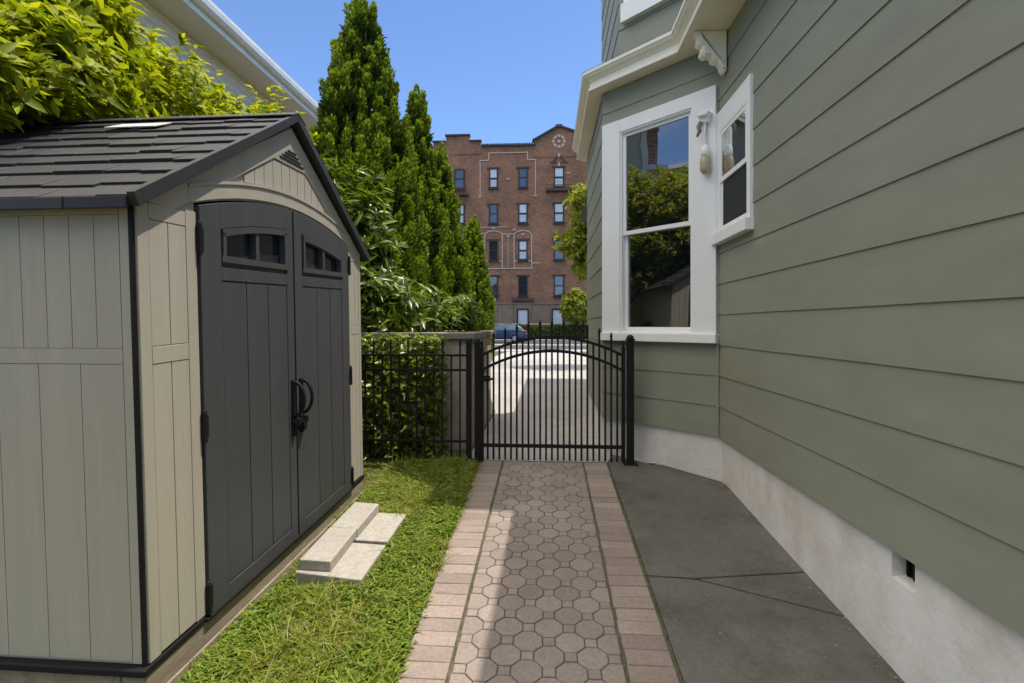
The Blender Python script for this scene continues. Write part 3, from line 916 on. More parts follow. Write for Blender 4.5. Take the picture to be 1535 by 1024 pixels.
# stucco wall with cap behind the fence
swall = thing('stucco_wall', 'low beige stucco wall with mossy grey cap stone beside the driveway behind the gate', 'wall', (-1.4, 5.9, .3))
b = MB(); b.box(-2.6, -.745, 5.03, 6.85, .1, 1.385); b.build('wall', M['stucco'], swall, bevel=.012)
b = MB(); b.box(-2.66, -.700, 4.985, 6.90, 1.387, 1.455); b.build('cap', M['capstone'], swall, bevel=.012)

# ------------------------------------------------------------------ foliage
def unit(a): return a/np.maximum(np.linalg.norm(a, axis=1, keepdims=True), 1e-9)
def leaves_mesh(P, D, Nn, L, Wd, fold=.25, droop=.15, shape='leaf'):
    """P base, D direction, Nn leaf normal, L length, Wd width -> arrays of verts, tris"""
    n = len(P); D = unit(D); S = unit(np.cross(D, Nn)); Nn = unit(np.cross(S, D))
    L = L[:, None]; Wd = Wd[:, None]
    base = P; mid = P+D*L*.45+Nn*(fold*-.5)*Wd
    lf = P+D*L*.42+S*Wd*.5+Nn*Wd*fold*.5; rt = P+D*L*.42-S*Wd*.5+Nn*Wd*fold*.5
    tip = P+D*L-Nn*L*droop
    V = np.stack([base, lf, mid, rt, tip], 1).reshape(-1, 3)
    o = (np.arange(n)*5)[:, None]
    F = np.concatenate([o+np.array([[0,2,1]]), o+np.array([[0,3,2]]), o+np.array([[1,2,4]]), o+np.array([[2,3,4]])], 0)
    return V, F
def oval_mesh(P, D, Nn, L, Wd, fold=.3, droop=.2):
    """rounder leaf for plants near the camera: two stations across, a folded and drooping midrib"""
    n = len(P); D = unit(D); S = unit(np.cross(D, Nn)); Nn = unit(np.cross(S, D)); L = L[:, None]; Wd = Wd[:, None]
    def at(t, s_, up): return P+D*L*t+S*Wd*s_+Nn*(Wd*up-L*droop*t*t)
    V = np.stack([P, at(.30,.46,fold*.4), at(.30,0,-.06), at(.30,-.46,fold*.4), at(.66,.40,fold*.4), at(.66,0,-.05), at(.66,-.40,fold*.4), at(1.,0,0)], 1).reshape(-1, 3)
    o = (np.arange(n)*8)[:, None]
    T = [[0,2,1],[0,3,2],[1,2,5],[1,5,4],[2,3,6],[2,6,5],[4,5,7],[5,6,7]]
    return V, np.concatenate([o+np.array([t]) for t in T], 0)
def kite_mesh(P, D, Nn, L, Wd):
    n = len(P); D = unit(D); S = unit(np.cross(D, Nn)); Nn = unit(np.cross(S, D)); L = L[:, None]; Wd = Wd[:, None]
    V = np.stack([P, P+D*L*.55+S*Wd*.5+Nn*Wd*.12, P+D*L-Nn*Wd*.15, P+D*L*.55-S*Wd*.5+Nn*Wd*.12], 1).reshape(-1, 3)
    o = (np.arange(n)*4)[:, None]
    return V, np.concatenate([o+np.array([[0,2,1]]), o+np.array([[0,3,2]])], 0)
def np_mesh(name, parts, m, parent=None, smooth=False):
    if not isinstance(m, list): m = [m]
    if not isinstance(parts, list): parts = [parts]
    off = 0; VV = []; FF = []; MM = []
    for item in parts:
        V, F = item[0], item[1]; mi = item[2] if len(item) > 2 else 0
        VV.append(V); FF.append(F+off); MM.append(np.full(len(F), mi, np.int32) if np.isscalar(mi) else mi.astype(np.int32)); off += len(V)
    V = np.concatenate(VV); F = np.concatenate(FF).astype(np.int32); MI = np.concatenate(MM)
    me = bpy.data.meshes.new(name)
    me.vertices.add(len(V)); me.vertices.foreach_set('co', V.astype(np.float32).ravel())
    me.loops.add(len(F)*3); me.loops.foreach_set('vertex_index', F.ravel())
    me.polygons.add(len(F)); me.polygons.foreach_set('loop_start', np.arange(len(F), dtype=np.int32)*3)
    me.polygons.foreach_set('material_index', MI)
    for q in m: me.materials.append(q)
    me.update(calc_edges=True); me.validate()
    return link_mesh(name, me, parent)

def sphere_dirs(n):
    return unit(rng.normal(size=(n, 3)))

def blobs_foliage(blobs, nshoot, nleaf, L, Wd, up=.5, spread=.9, zmin=None, inner=.35, droop=.2, fold=.3, keep=None, oval=False):
    """leaf rosettes on shoots scattered through ellipsoid blobs"""
    vol = np.array([b[1][0]*b[1][1]+b[1][1]*b[1][2]+b[1][0]*b[1][2] for b in blobs]); vol = vol/vol.sum()
    P = []; O = []
    for bl, q in zip(blobs, vol):
        k = int(nshoot*q)
        d = sphere_dirs(k)
        rr = (inner + (1-inner)*rng.random(k)**.45)[:, None]
        # uneven surface
        w1 = 1+.16*np.sin(d[:, 0:1]*5+bl[0][0]*3)*np.cos(d[:, 1:2]*6+bl[0][1]) + .12*np.sin(d[:, 2:3]*9+bl[0][2]*2+d[:, 0:1]*4)
        p = np.array(bl[0])+d*rr*w1*np.array(bl[1])
        P.append(p); O.append(d)
    P = np.concatenate(P); O = np.concatenate(O)
    if zmin is not None:
        k = P[:, 2] > zmin; P, O = P[k], O[k]
    if keep is not None:
        k = keep(P); P, O = P[k], O[k]
    ax = unit(O + np.array([0, 0, up]) + .35*rng.normal(size=P.shape))
    PP = np.repeat(P, nleaf, 0); AX = np.repeat(ax, nleaf, 0)
    n = len(PP)
    rnd = unit(rng.normal(size=(n, 3))); side = unit(np.cross(AX, rnd))
    D = unit(AX*(.35+.5*rng.random((n, 1))) + side*spread)
    PP = PP + AX*(rng.random((n, 1))-.5)*L*.9
    Nn = unit(AX*1.0 + .3*rng.normal(size=(n, 3)) - D*.2)
    ll = L*(.6+.7*rng.random(n)); ww = Wd*(.7+.6*rng.random(n))
    return (oval_mesh if oval else leaves_mesh)(PP, D, Nn, ll, ww, fold, droop)

def trunk_mesh(name, pts, r0, r1, parent, branches=()):
    b = MB()
    n = len(pts)
    b.tube(pts, [r0+(r1-r0)*i/(n-1) for i in range(n)], 9)
    for br in branches:
        m_ = len(br); b.tube(br, [r1*1.1*(1-.75*i/(m_-1)) for i in range(m_)], 6)
    return b.build(name, M['bark'], parent, smooth=True)

# ---- arborvitae: cones of upright feathery plumes
def thuja(loc, cones, label, nplume=230, leaf=.10, per=150):
    """cones: (dx, dy, z_top, radius); plumes sit on the cone and carry fan sprays"""
    x0, y0 = loc; g0 = gz(y0)
    t = thing('arborvitae_tree', label, 'tree', (x0, y0, g0), None, 'arborvitae row along the driveway')
    Pl, Ax, Rd, Ln, Out = [], [], [], [], []
    for (dx, dy, zt, R, zb) in cones:
        H = zt-zb
        k = int(nplume*H*R/4)
        tt = rng.random(k)**1.15*.95
        ang = rng.random(k)*2*pi
        prof = np.minimum(1, (1-tt)*1.9)**.95 * np.minimum(1, .78+tt*1.6)
        rr = R*prof*(.85+.17*rng.random(k))
        rr[:3] = 0; tt[:3] = (.90, .95, .985)
        px = x0+dx+rr*np.cos(ang); py = y0+dy+rr*np.sin(ang); pz = zb+tt*H-.1
        Pl.append(np.stack([px, py, pz], 1)); Out.append(np.stack([np.cos(ang), np.sin(ang), 0*ang], 1))
        Rd.append((.052+.055*rng.random(k))*(1.15-.62*tt)); Ln.append((.32+.36*rng.random(k))*(1.2-.70*tt))
    Pl = np.concatenate(Pl); Out = np.concatenate(Out); Rd = np.concatenate(Rd); Ln = np.concatenate(Ln)
    k = len(Pl)
    ax = unit(np.array([[0, 0, 1.]])*1.0 + Out*.20 + .08*rng.normal(size=(k, 3)))
    idx = np.repeat(np.arange(k), per); n = len(idx)
    a_ = rng.random(n)**.85                               # along the plume
    dirs = sphere_dirs(n)
    lat = dirs - (dirs*ax[idx]).sum(1, keepdims=True)*ax[idx]; lat = unit(lat)
    prof = np.sqrt(np.maximum(0, 1-(a_*1.01)**2.2))*(.45+.55*np.minimum(1, a_*3))
    bump = 1+.22*np.sin(a_*17+idx*1.7+3*np.sin(np.arctan2(lat[:, 1], lat[:, 0])*2+idx))
    P = Pl[idx] + ax[idx]*(a_*Ln[idx])[:, None] + lat*(prof*bump*Rd[idx]*(.62+.38*rng.random(n)))[:, None]
    D = unit(lat*.65 + ax[idx]*(.75+.5*a_[:, None]) + .22*rng.normal(size=(n, 3)))
    Nn = unit(np.cross(D, rng.normal(size=(n, 3)))+.6*lat)
    ll = leaf*(.45+.75*rng.random(n)); ww = ll*(.34+.25*rng.random(n))
    V, F = kite_mesh(P, D, Nn, ll, ww)
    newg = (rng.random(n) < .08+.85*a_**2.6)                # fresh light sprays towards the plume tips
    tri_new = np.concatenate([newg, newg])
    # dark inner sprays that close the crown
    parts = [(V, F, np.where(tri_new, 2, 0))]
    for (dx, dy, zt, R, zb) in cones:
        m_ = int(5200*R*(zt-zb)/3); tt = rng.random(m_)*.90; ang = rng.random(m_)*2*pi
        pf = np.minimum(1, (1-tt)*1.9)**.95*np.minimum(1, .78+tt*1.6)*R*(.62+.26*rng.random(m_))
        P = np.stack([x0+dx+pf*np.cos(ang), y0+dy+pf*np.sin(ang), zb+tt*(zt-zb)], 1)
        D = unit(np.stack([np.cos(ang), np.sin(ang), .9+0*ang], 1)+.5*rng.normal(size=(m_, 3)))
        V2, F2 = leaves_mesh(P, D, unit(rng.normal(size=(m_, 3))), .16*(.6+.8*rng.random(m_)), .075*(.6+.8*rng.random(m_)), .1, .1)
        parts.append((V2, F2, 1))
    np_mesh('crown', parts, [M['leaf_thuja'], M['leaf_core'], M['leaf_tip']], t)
    for (dx, dy, zt, R, zb) in cones[:1]:
        trunk_mesh('trunk', [(x0+dx, y0+dy, g0-.1), (x0+dx+.02, y0+dy, 1.5), (x0+dx, y0+dy, zt-.8)], .11, .02, t)
    return t

thuja((-2.46, 6.75), [(0,.05,5.95,.74,.35),(-.12,-.36,4.85,.50,.4),(.20,-.22,4.1,.48,.4)], 'tallest bushy arborvitae right behind the shed, with several pointed leaders', 560, .052, 220)
thuja((-2.36, 9.30), [(0,0,5.85,.44,.35)], 'slender pointed arborvitae just behind and right of the tallest one', 720, .060, 170)
thuja((-2.50, 11.9), [(0,0,5.6,.64,.35)], 'round shouldered arborvitae, third along the driveway row', 640, .070, 150)
thuja((-2.26, 15.8), [(0,0,4.75,.50,.3)], 'small narrow arborvitae at the street end of the row', 700, .078, 130)

# ---- big bush behind and over the shed
bush = thing('leafy_bush', 'large bright green bush with whorled glossy leaves overhanging the back of the shed roof', 'bush', (-3.8, 4.6, .3))
SR = SO
def above_roof(P):
    rel = P-np.array(SO); uu = rel@np.array(u); ww_ = rel@np.array(w); vv = rel@np.array(v)
    rf = np.where(uu < PKU, 1.76+(uu/PKU)*(PKV+.05-1.76), PKV+.05-(uu-PKU)/(W_-PKU)*(PKV+.05-1.76))
    inside = (ww_ > -DEPTH-.12) & (ww_ < .15) & (uu > -.15) & (uu < W_+.15) & (vv < rf+.10)
    return ~inside & (P[:, 0] > -4.75)
bl = [((-3.95,3.55,3.10),(.80,1.0,1.10)),((-3.85,4.60,3.10),(.80,.85,1.00)),((-3.60,5.45,3.12),(.65,.70,.84)),((-3.28,6.00,3.30),(.50,.54,.70)),((-3.0,6.2,3.05),(.42,.42,.58)),
      ((-3.00,2.98,2.98),(.42,.50,.36)),((-3.05,2.55,2.78),(.38,.42,.30)),((-3.35,3.20,3.45),(.55,.6,.5)),((-3.9,2.6,2.6),(.7,.8,1.0)),((-3.0,5.0,2.5),(.6,.7,.6))]
V, F = blobs_foliage(bl, 9600, 8, .100, .042, up=.9, spread=.95, inner=.45, droop=.28, keep=above_roof, oval=True)
# single erect shoots along the top
sh = []
for i in range(46):
    q = bl[random.randrange(0, 4)]; d = Vector((random.gauss(0,.6), random.gauss(-.2,.6), 1)).normalized()
    base = np.array(q[0])+np.array(d)*np.array(q[1])*.95
    k = 14; tt = rng.random(k)[:, None]
    P = base+np.array([[d.x*.3, d.y*.3, 1.]])*tt*random.uniform(.2, .42)
    ang = rng.random(k)*2*pi
    D = np.stack([np.cos(ang), np.sin(ang), .5+0*ang], 1)
    sh.append(leaves_mesh(P, D, np.tile([[0,0,1.]], (k, 1)), .11*(.6+.6*rng.random(k)), .045*np.ones(k), .3, .25))
np_mesh('crown', [(V, F, 0)]+[(a_, c_, 0) for a_, c_ in sh], [M['leaf_bush']], bush)
trunk_mesh('trunk', [(-3.8,4.6,.2),(-3.75,4.5,1.2),(-3.85,4.3,2.4),(-3.8,4.2,3.2)], .10, .03, bush,
           [[(-3.75,4.5,1.2),(-3.6,5.1,2.2),(-3.4,5.6,3.0)],[(-3.8,4.4,1.6),(-3.6,3.6,2.6),(-3.2,3.0,2.95)],[(-3.8,4.4,2.0),(-4.0,3.7,3.0),(-4.0,3.4,3.7)]])

# ---- shrubs between the shed and the tall trees
s1_ = thing('long_leaved_shrub', 'loose shrub with long arching leaves between the shed and the tallest arborvitae', 'shrub', (-2.05, 5.45, .3))
V, F = blobs_foliage([((-2.00,5.45,1.6),(.55,.40,.85)),((-2.15,5.5,2.35),(.45,.40,.75)),((-2.55,5.4,2.7),(.35,.3,.6)),((-1.75,5.4,1.2),(.40,.35,.6))], 1250, 8, .17, .042, up=.5, spread=1.1, droop=.4, inner=.4, oval=True)
np_mesh('crown', [(V, F)], M['leaf_shrub'], s1_)
trunk_mesh('stem', [(-2.05,5.5,.2),(-2.0,5.5,1.2),(-2.1,5.5,2.2)], .03, .012, s1_)
s2_ = thing('wall_top_shrub', 'low bright shrub with fanned leaves growing over the mossy wall cap', 'shrub', (-1.35, 5.7, 1.455))
V, F = blobs_foliage([((-1.35,5.55,1.62),(.45,.45,.26)),((-1.0,5.9,1.60),(.26,.40,.22)),((-1.75,5.5,1.75),(.35,.40,.40))], 420, 8, .13, .038, up=.9, spread=.9, droop=.3, inner=.2, zmin=1.47)
np_mesh('crown', [(V, F)], M['leaf_shrub'], s2_)
trunk_mesh('stem', [(-1.35,5.7,1.45),(-1.3,5.65,1.6),(-1.25,5.6,1.75)], .02, .008, s2_)
hd = thing('leafy_hedge', 'dense glossy leaved hedge growing behind the black iron fence under the cap stone', 'hedge', (-1.7, 4.83, .33))
n = 5200
hz = .33+1.10*rng.random(n); hx = -2.7+1.73*rng.random(n)
fr = 4.63+.22*((hz-.33)/1.1)**1.3+.05*np.sin(hx*11+hz*7)*np.cos(hz*13+hx*5)
P = np.stack([hx, fr+(4.98-fr)*rng.random(n)**1.7, hz], 1)
D = np.stack([rng.normal(size=n)*.8+.15, -.6+.5*rng.normal(size=n), -.1+.5*rng.normal(size=n)], 1)
Nn = np.stack([.35+.4*rng.normal(size=n), -.35+.4*rng.normal(size=n), .85+.2*rng.normal(size=n)], 1)
V, F = leaves_mesh(P, D, Nn, .080*(.5+.8*rng.random(n)), .046*(.6+.7*rng.random(n)), .3, .2)
np_mesh('foliage', [(V, F)], M['leaf_ivy'], hd)
trunk_mesh('stem', [(-1.7,4.85,.3),(-1.65,4.84,.8),(-1.7,4.85,1.3)], .02, .008, hd)

# ---- trees by the street
def small_tree(loc, blobs, leaf, label, n, name='street_tree', m='leaf_tree', L=.14, Wd=.08, cat='tree', tr=.09):
    x0, y0 = loc; g = gz(y0)
    t = thing(name, label, cat, (x0, y0, g))
    V, F = blobs_foliage(blobs, n, 6, L, Wd, up=.3, spread=1., inner=.3)
    np_mesh('crown', [(V, F)], M[m], t)
    c0 = blobs[0][0]
    trunk_mesh('trunk', [(x0, y0, g-.1), (x0+.03, y0, g+.8), (c0[0], c0[1], c0[2])], tr, tr*.35, t,
               [[(x0+.02, y0, g+.9), tuple((np.array((x0, y0, g+.9))+np.array(bq[0]))/2), bq[0]] for bq in blobs[1:4]])
    return t
small_tree((2.25, 15.2), [((2.0,15.2,4.4),(1.15,1.0,1.15)),((1.2,15.0,4.95),(.55,.6,.60)),((1.05,15.2,3.9),(.62,.6,.62)),((1.25,15.1,3.25),(.5,.5,.42)),((2.0,15.2,5.4),(.6,.6,.5)),((2.6,15.3,3.4),(.9,.8,.7))], .14,
           'yellow green leafy tree showing past the far corner of the green house', 1500, L=.20, Wd=.11)
small_tree((2.35, 43.3), [((2.35,43.3,3.0),(1.10,1.0,1.25)),((1.75,43.2,2.6),(.6,.6,.6)),((2.9,43.2,2.5),(.7,.6,.7)),((2.3,43.2,3.9),(.55,.6,.55))], .2,
           'small round crowned tree in front of the brick building, above the clipped hedge', 1200, L=.26, Wd=.17, m='leaf_tree')
hg = thing('clipped_hedge', 'long low clipped hedge along the far pavement behind the parked car', 'hedge', (0, 43.2, .2))
n = 14000
P = np.stack([-9+18*rng.random(n), 42.75+.8*rng.random(n), .25+1.2*rng.random(n)**.8], 1)
P[:, 2] += .06*np.sin(P[:, 0]*2.3)
D = unit(rng.normal(size=(n, 3))+np.array([0,-.6,.3])); 
V, F = leaves_mesh(P, D, unit(rng.normal(size=(n, 3))+np.array([0,-.3,.8])), .20*(.6+.7*rng.random(n)), .12*(.6+.7*rng.random(n)), .2, .1)
np_mesh('foliage', [(V, F)], M['leaf_hedge'], hg)
b = MB(); b.box(-9, 9, 43.0, 43.3, .1, 1.15); b.build('twigs', M['bark'], hg)
lw = thing('forecourt_wall', 'low pale stone wall with flat coping behind the clipped hedge', 'wall', (0, 44.2, .2))
b = MB(); b.box(-12, 12, 44.05, 44.30, .1, 1.52); b.build('wall', M['aptbase'], lw)
b = MB(); b.box(-12, 12, 44.00, 44.35, 1.523, 1.62); b.build('coping', M['limestone'], lw, bevel=.02)

small_tree((-3.4, -3.2), [((-3.4,-3.0,3.0),(1.8,1.4,1.5)),((-2.2,-3.2,2.2),(1.1,1.0,1.2)),((-4.6,-2.8,2.4),(1.2,1.1,1.4)),((-1.2,-4.2,2.4),(1.1,.9,1.5)),((-3.4,-3.4,1.2),(1.8,.9,.9))], .14,
           'unseen leafy tree added behind the camera to darken the near shed wall', 2600, name='unseen_shade_tree', m='leaf_shrub', L=.2, Wd=.12)  # added out of view to keep sky light off the shed's near side
# ------------------------------------------------------------------ lawn
def in_poly_mask(P):
    x, y = P[:, 0], P[:, 1]
    m_ = (x > -1.455+.0135*(y-1.85)) & (x < PX0-.008)
    for x0, x1, y0, y1 in ((-1.31, -.935, 2.585, 3.36),):
        m_ &= ~((x > x0) & (x < x1) & (y > y0) & (y < y1))
    return m_
n = 92000
yy = .9+3.7*rng.random(n)**1.15
P = np.stack([-1.44+.90*rng.random(n), yy, 0*yy], 1)
ex = np.stack([-1.44-1.4*rng.random(9000), 4.06+.54*rng.random(9000), np.zeros(9000)], 1)
P = np.concatenate([P[in_poly_mask(P)], ex]); n = len(P)
def np_dip(P):
    t = np.clip((-1.08-P[:, 0])/.34, 0, 1); return t*np.maximum(0, .006+.034*(np.minimum(P[:, 1], 4.1)-1.85))*np.clip((4.75-P[:, 1])/.5, 0, 1)
P[:, 2] = np.where(P[:, 1] < 4.6, .072*P[:, 1], .331)-.020-np_dip(P)
clump = .5+.5*np.sin(P[:, 0]*17+np.sin(P[:, 1]*11)*2)*np.cos(P[:, 1]*13+np.sin(P[:, 0]*9))
near = np.clip((P[:, 0]+1.44)/.10, .35, 1)
hgt = ((.010+.022*rng.random(n)+.026*clump)*(1+1.3*(rng.random(n) > .955)) + .010)*near
bare = (np.sin(P[:, 0]*9+2*np.sin(P[:, 1]*5))*np.sin(P[:, 1]*7+1.1) > .50) & (rng.random(n) < .8)
hgt = np.where(bare, hgt*.45, hgt)
ang = rng.random(n)*2*pi; lean = .35+1.25*rng.random(n)
D = np.stack([np.cos(ang)*lean, np.sin(ang)*lean, np.ones(n)], 1)
Nn = np.stack([-np.cos(ang), -np.sin(ang), 1.0*np.ones(n)], 1)+.35*rng.normal(size=(n, 3))
V, F = leaves_mesh(P, D, Nn, hgt*1.5, .0052*(.6+.8*rng.random(n)), .2, .38)
# broad lawn weeds
k = 15000
Q = np.stack([-1.42+.84*rng.random(k), 1.2+3.3*rng.random(k), np.zeros(k)], 1); Q = Q[in_poly_mask(Q)]
Q = Q[(np.sin(Q[:, 0]*6+1.3)*np.cos(Q[:, 1]*4.1+.5) + .45*rng.normal(size=len(Q))) > .0]; k = len(Q)
Q = np.repeat(Q, 5, 0)+np.concatenate([.012*rng.normal(size=(k*5, 2)), np.zeros((k*5, 1))], 1); k = len(Q)
Q[:, 2] = .072*Q[:, 1]-.004+.026*rng.random(k)-np_dip(Q)
ang = rng.random(k)*2*pi
D = np.stack([np.cos(ang), np.sin(ang), .35+.35*rng.random(k)], 1)
V2, F2 = leaves_mesh(Q, D, np.tile([[0,0,1.]], (k, 1))+.25*rng.normal(size=(k, 3)), .030*(.5+.9*rng.random(k)), .012*(.6+.8*rng.random(k)), .3, .25)
mi = np.tile((rng.random(n) < .12).astype(np.int32)*2, 4)
tag(np_mesh('grass', [(V, F, mi), (V2, F2, 1)], [M['grass'], M['clover'], M['straw']]), 'short sunlit lawn grass with broad leaved weeds between shed and path', 'grass', kind='stuff')
# moss and weeds in joints
k = 2600
Q = np.concatenate([np.stack([PX1+.014+.006*rng.normal(size=900), .9+3.6*rng.random(900), np.zeros(900)], 1),
                    np.stack([BL+.003*rng.normal(size=350), .9+3.6*rng.random(350), np.zeros(350)], 1),
                    np.stack([BR+.002*rng.normal(size=200), .9+3.6*rng.random(200), np.zeros(200)], 1),
                    np.stack([1.362+.008*rng.normal(size=500), .9+3.2*rng.random(500)**.8, np.zeros(500)], 1),
                    np.stack([.78+.25*rng.random(160), 2.79+.03*rng.random(160), np.zeros(160)], 1)])
k = len(Q); Q[:, 2] = .072*Q[:, 1]-.004
D = np.stack([rng.normal(size=k)*.6, rng.normal(size=k)*.6, np.ones(k)], 1)
V, F = leaves_mesh(Q, D, rng.normal(size=(k, 3)), .007+.012*rng.random(k)**3, .004*np.ones(k), .2, .2)
tag(np_mesh('moss', [(V, F)], M['clover']), 'thin moss and weeds in the joints of the paving', 'moss', kind='stuff')

# dry leaf litter along the foundation and the paving edges
k = 260
Q = np.concatenate([np.stack([1.355-.05*rng.random(110)**2, 1.0+3.1*rng.random(110), np.zeros(110)], 1),
                    np.stack([PX1+.02+.05*rng.normal(size=60), 1.0+3.5*rng.random(60), np.zeros(60)], 1),
                    np.stack([-.55+1.9*rng.random(90), 1.0+3.5*rng.random(90), np.zeros(90)], 1)])
Q = Q[Q[:, 0] < 1.362]; k = len(Q); Q[:, 2] = .072*Q[:, 1]+.008
ang = rng.random(k)*2*pi
D = np.stack([np.cos(ang), np.sin(ang), .15*rng.normal(size=k)+.07*np.sin(ang)], 1)
V, F = leaves_mesh(Q, D, np.tile([[0,0,1.]], (k, 1))+.25*rng.normal(size=(k, 3)), .006+.014*rng.random(k)**2, .004+.006*rng.random(k)**2, .5, .1)
tag(np_mesh('leaf_litter', [(V, F)], M['straw']), 'tiny dry leaves and grit lying on the paving and along the foundation', 'litter', kind='stuff')

# ------------------------------------------------------------------ neighbour house on the left
nb = thing('neighbour_house', 'cream sided neighbour house with long white gutter rising behind the bush', 'house', (-7.5, 8.5, .2))
b = MB()
siding(b, (-4.87, 14.0), (0,-1), (1,0), 10.4, .2, 5.47, exp=.115, t=.008, zoff=.2)
siding(b, (-11, 3.6), (1,0), (0,-1), 6.13, .2, 5.47, exp=.115, t=.008, zoff=.2)
b.face([(-11,3.6,5.47),(-4.87,3.6,5.47),(-7.9,3.6,7.9)])
b.box(-11, -4.87, 13.98, 14.0, .2, 5.47)
b.build('wall', M['nwall'], nb)
b = MB(); b.face([(-4.885,3.3,5.485),(-4.885,14.3,5.485),(-4.42,14.3,5.485),(-4.42,3.3,5.485)]); b.build('soffit', M['nsoffit'], nb)
b = MB()
b.hexa([(-4.44,3.3,5.475),(-4.42,3.3,5.475),(-4.42,3.3,5.60),(-4.44,3.3,5.60)], [(-4.44,14.3,5.475),(-4.42,14.3,5.475),(-4.42,14.3,5.60),(-4.44,14.3,5.60)])
b.build('fascia', M['gutter'], nb)
gp = [(-4.418,5.56),(-4.36,5.56),(-4.325,5.60),(-4.315,5.66),(-4.315,5.70),(-4.33,5.70),(-4.33,5.66),(-4.34,5.61),(-4.37,5.575),(-4.418,5.575)]
b = MB(); b.hexa([(x, 3.28, z) for x, z in gp], [(x, 14.3, z) for x, z in gp]); b.build('gutter', M['gutter'], nb)
b = MB(); b.hexa([(-4.36,3.25,5.70),(-7.9,3.25,7.95),(-11.4,3.25,5.70),(-11.4,3.25,5.62),(-7.9,3.25,7.87),(-4.42,3.25,5.62)], [(-4.36,14.4,5.70),(-7.9,14.4,7.95),(-11.4,14.4,5.70),(-11.4,14.4,5.62),(-7.9,14.4,7.87),(-4.42,14.4,5.62)])
b.build('roof', M['nroof'], nb)
b = MB(); b.box(-6.5, -5.9, 4.1, 4.8, 6.0, 8.6); b.box(-6.56, -5.84, 4.04, 4.86, 8.4, 8.52); b.lathe([(.11,0),(.11,.4),(.09,.42)], (-6.2,4.45,8.6), 12)
b.build('chimney', M['chimney'], nb)
b = MB(); siding(b, (-5.2, 3.56), (0,-1), (1,0), .90, .2, 4.62, exp=.115, t=.008, zoff=.2); b.box(-7, -5.2, 2.66, 2.68, .2, 4.62)
b.build('side_wing', M['gutter'], nb)
b = MB(); b.box(-7.4, -4.98, 2.55, 3.58, 4.64, 4.74); b.build('wing_roof', M['gutter'], nb)
b = MB(); b.box(-5.62, -5.40, 3.27, 3.49, 4.745, 5.62); b.box(-5.65, -5.37, 3.24, 3.52, 5.50, 5.56); b.build('wing_chimney', M['chimney'], nb)
for yc in (3.60, 9.9):
    b = MB(); b.box(-4.862, -4.83, yc, yc+.11, .3, 5.47); b.build('corner_board', M['gutter'], nb)

# ------------------------------------------------------------------ brick apartment building
AY = 47.0
def AX(px): t = (px-767.5)/780; D = (AY)/(t*.068+.9977); return D*(t*.9977-.068)
def AZ(py): return 1.53+(487-py)*47.3/780
apt = thing('apartment_building', 'five storey brown brick building with pale stone outlines and gabled parapet across the street', 'building', (2, AY, .2))
xl, xr_ = -14.0, 12.0
b = MB()
xg0, xg1, xgp = AX(803), AX(872), AX(838)
b.box(xl, xr_, AY, AY+12, .1, AZ(218))
b.build('wall', M['apt'], apt)
def prism(mb, pts, y0, y1, m=0): mb.hexa([(x, y0, z) for x, z in pts], [(x, y1, z) for x, z in pts], m)
b = MB()
zt = AZ(218)
prism(b, [(xg0-.15,zt-1.2),(xg1+.15,zt-1.2),(xg1+.15,AZ(208)),(xgp+.15,AZ(194)),(xgp-.15,AZ(194)),(xg0-.15,AZ(214))], AY-.06, AY+.25)
b.build('parapet', M['apt'], apt); b = MB()
prism(b, [(AX(650),zt-.8),(AX(721),zt-.8),(AX(721),AZ(212.5)),(AX(704),AZ(212.5)),(AX(704),AZ(204)),(AX(669),AZ(204)),(AX(669),AZ(212.5)),(AX(650),AZ(212.5))], AY-.06, AY+.25)
b.build('parapet', M['apt'], apt); b = MB()
prism(b, [(AX(600),zt-.8),(AX(648),zt-.8),(AX(648),AZ(214)),(AX(600),AZ(214))], AY-.15, AY+.25)
b.build('parapet', M['apt'], apt)
b = MB()
def cop(p, q, h=.10, y0=AY-.28, y1=AY+.3):
    (xa, za), (xb, zb) = p, q
    b.hexa([(xa,y0,za),(xb,y0,zb),(xb,y1,zb),(xa,y1,za)], [(xa,y0,za+h),(xb,y0,zb+h),(xb,y1,zb+h),(xa,y1,za+h)])
cop((xg0-.3,AZ(215)),(xgp-.2,AZ(195)),.16); cop((xgp+.2,AZ(195)),(xg1+.3,AZ(208)),.16)
b.box(xgp-.3, xgp+.3, AY-.3, AY+.3, AZ(195), AZ(191))
cop((AX(649),AZ(212.4)),(AX(668.5),AZ(212.4))); cop((AX(668),AZ(203.9)),(AX(705),AZ(203.9)),.13); cop((AX(704.5),AZ(212.4)),(AX(722),AZ(212.4)))
xa, xb = AX(722), AX(803); n = 22
for i in range(n):
    x = xa+(xb-xa)*(i+.5)/n
    b.tube([(x, AY-.25, zt-.02), (x, AY+.35, zt+.10)], .095, 7)
b.box(xa, xb, AY-.14, AY, zt-.18, zt-.06)
b.build('coping', M['rooftile'], apt)
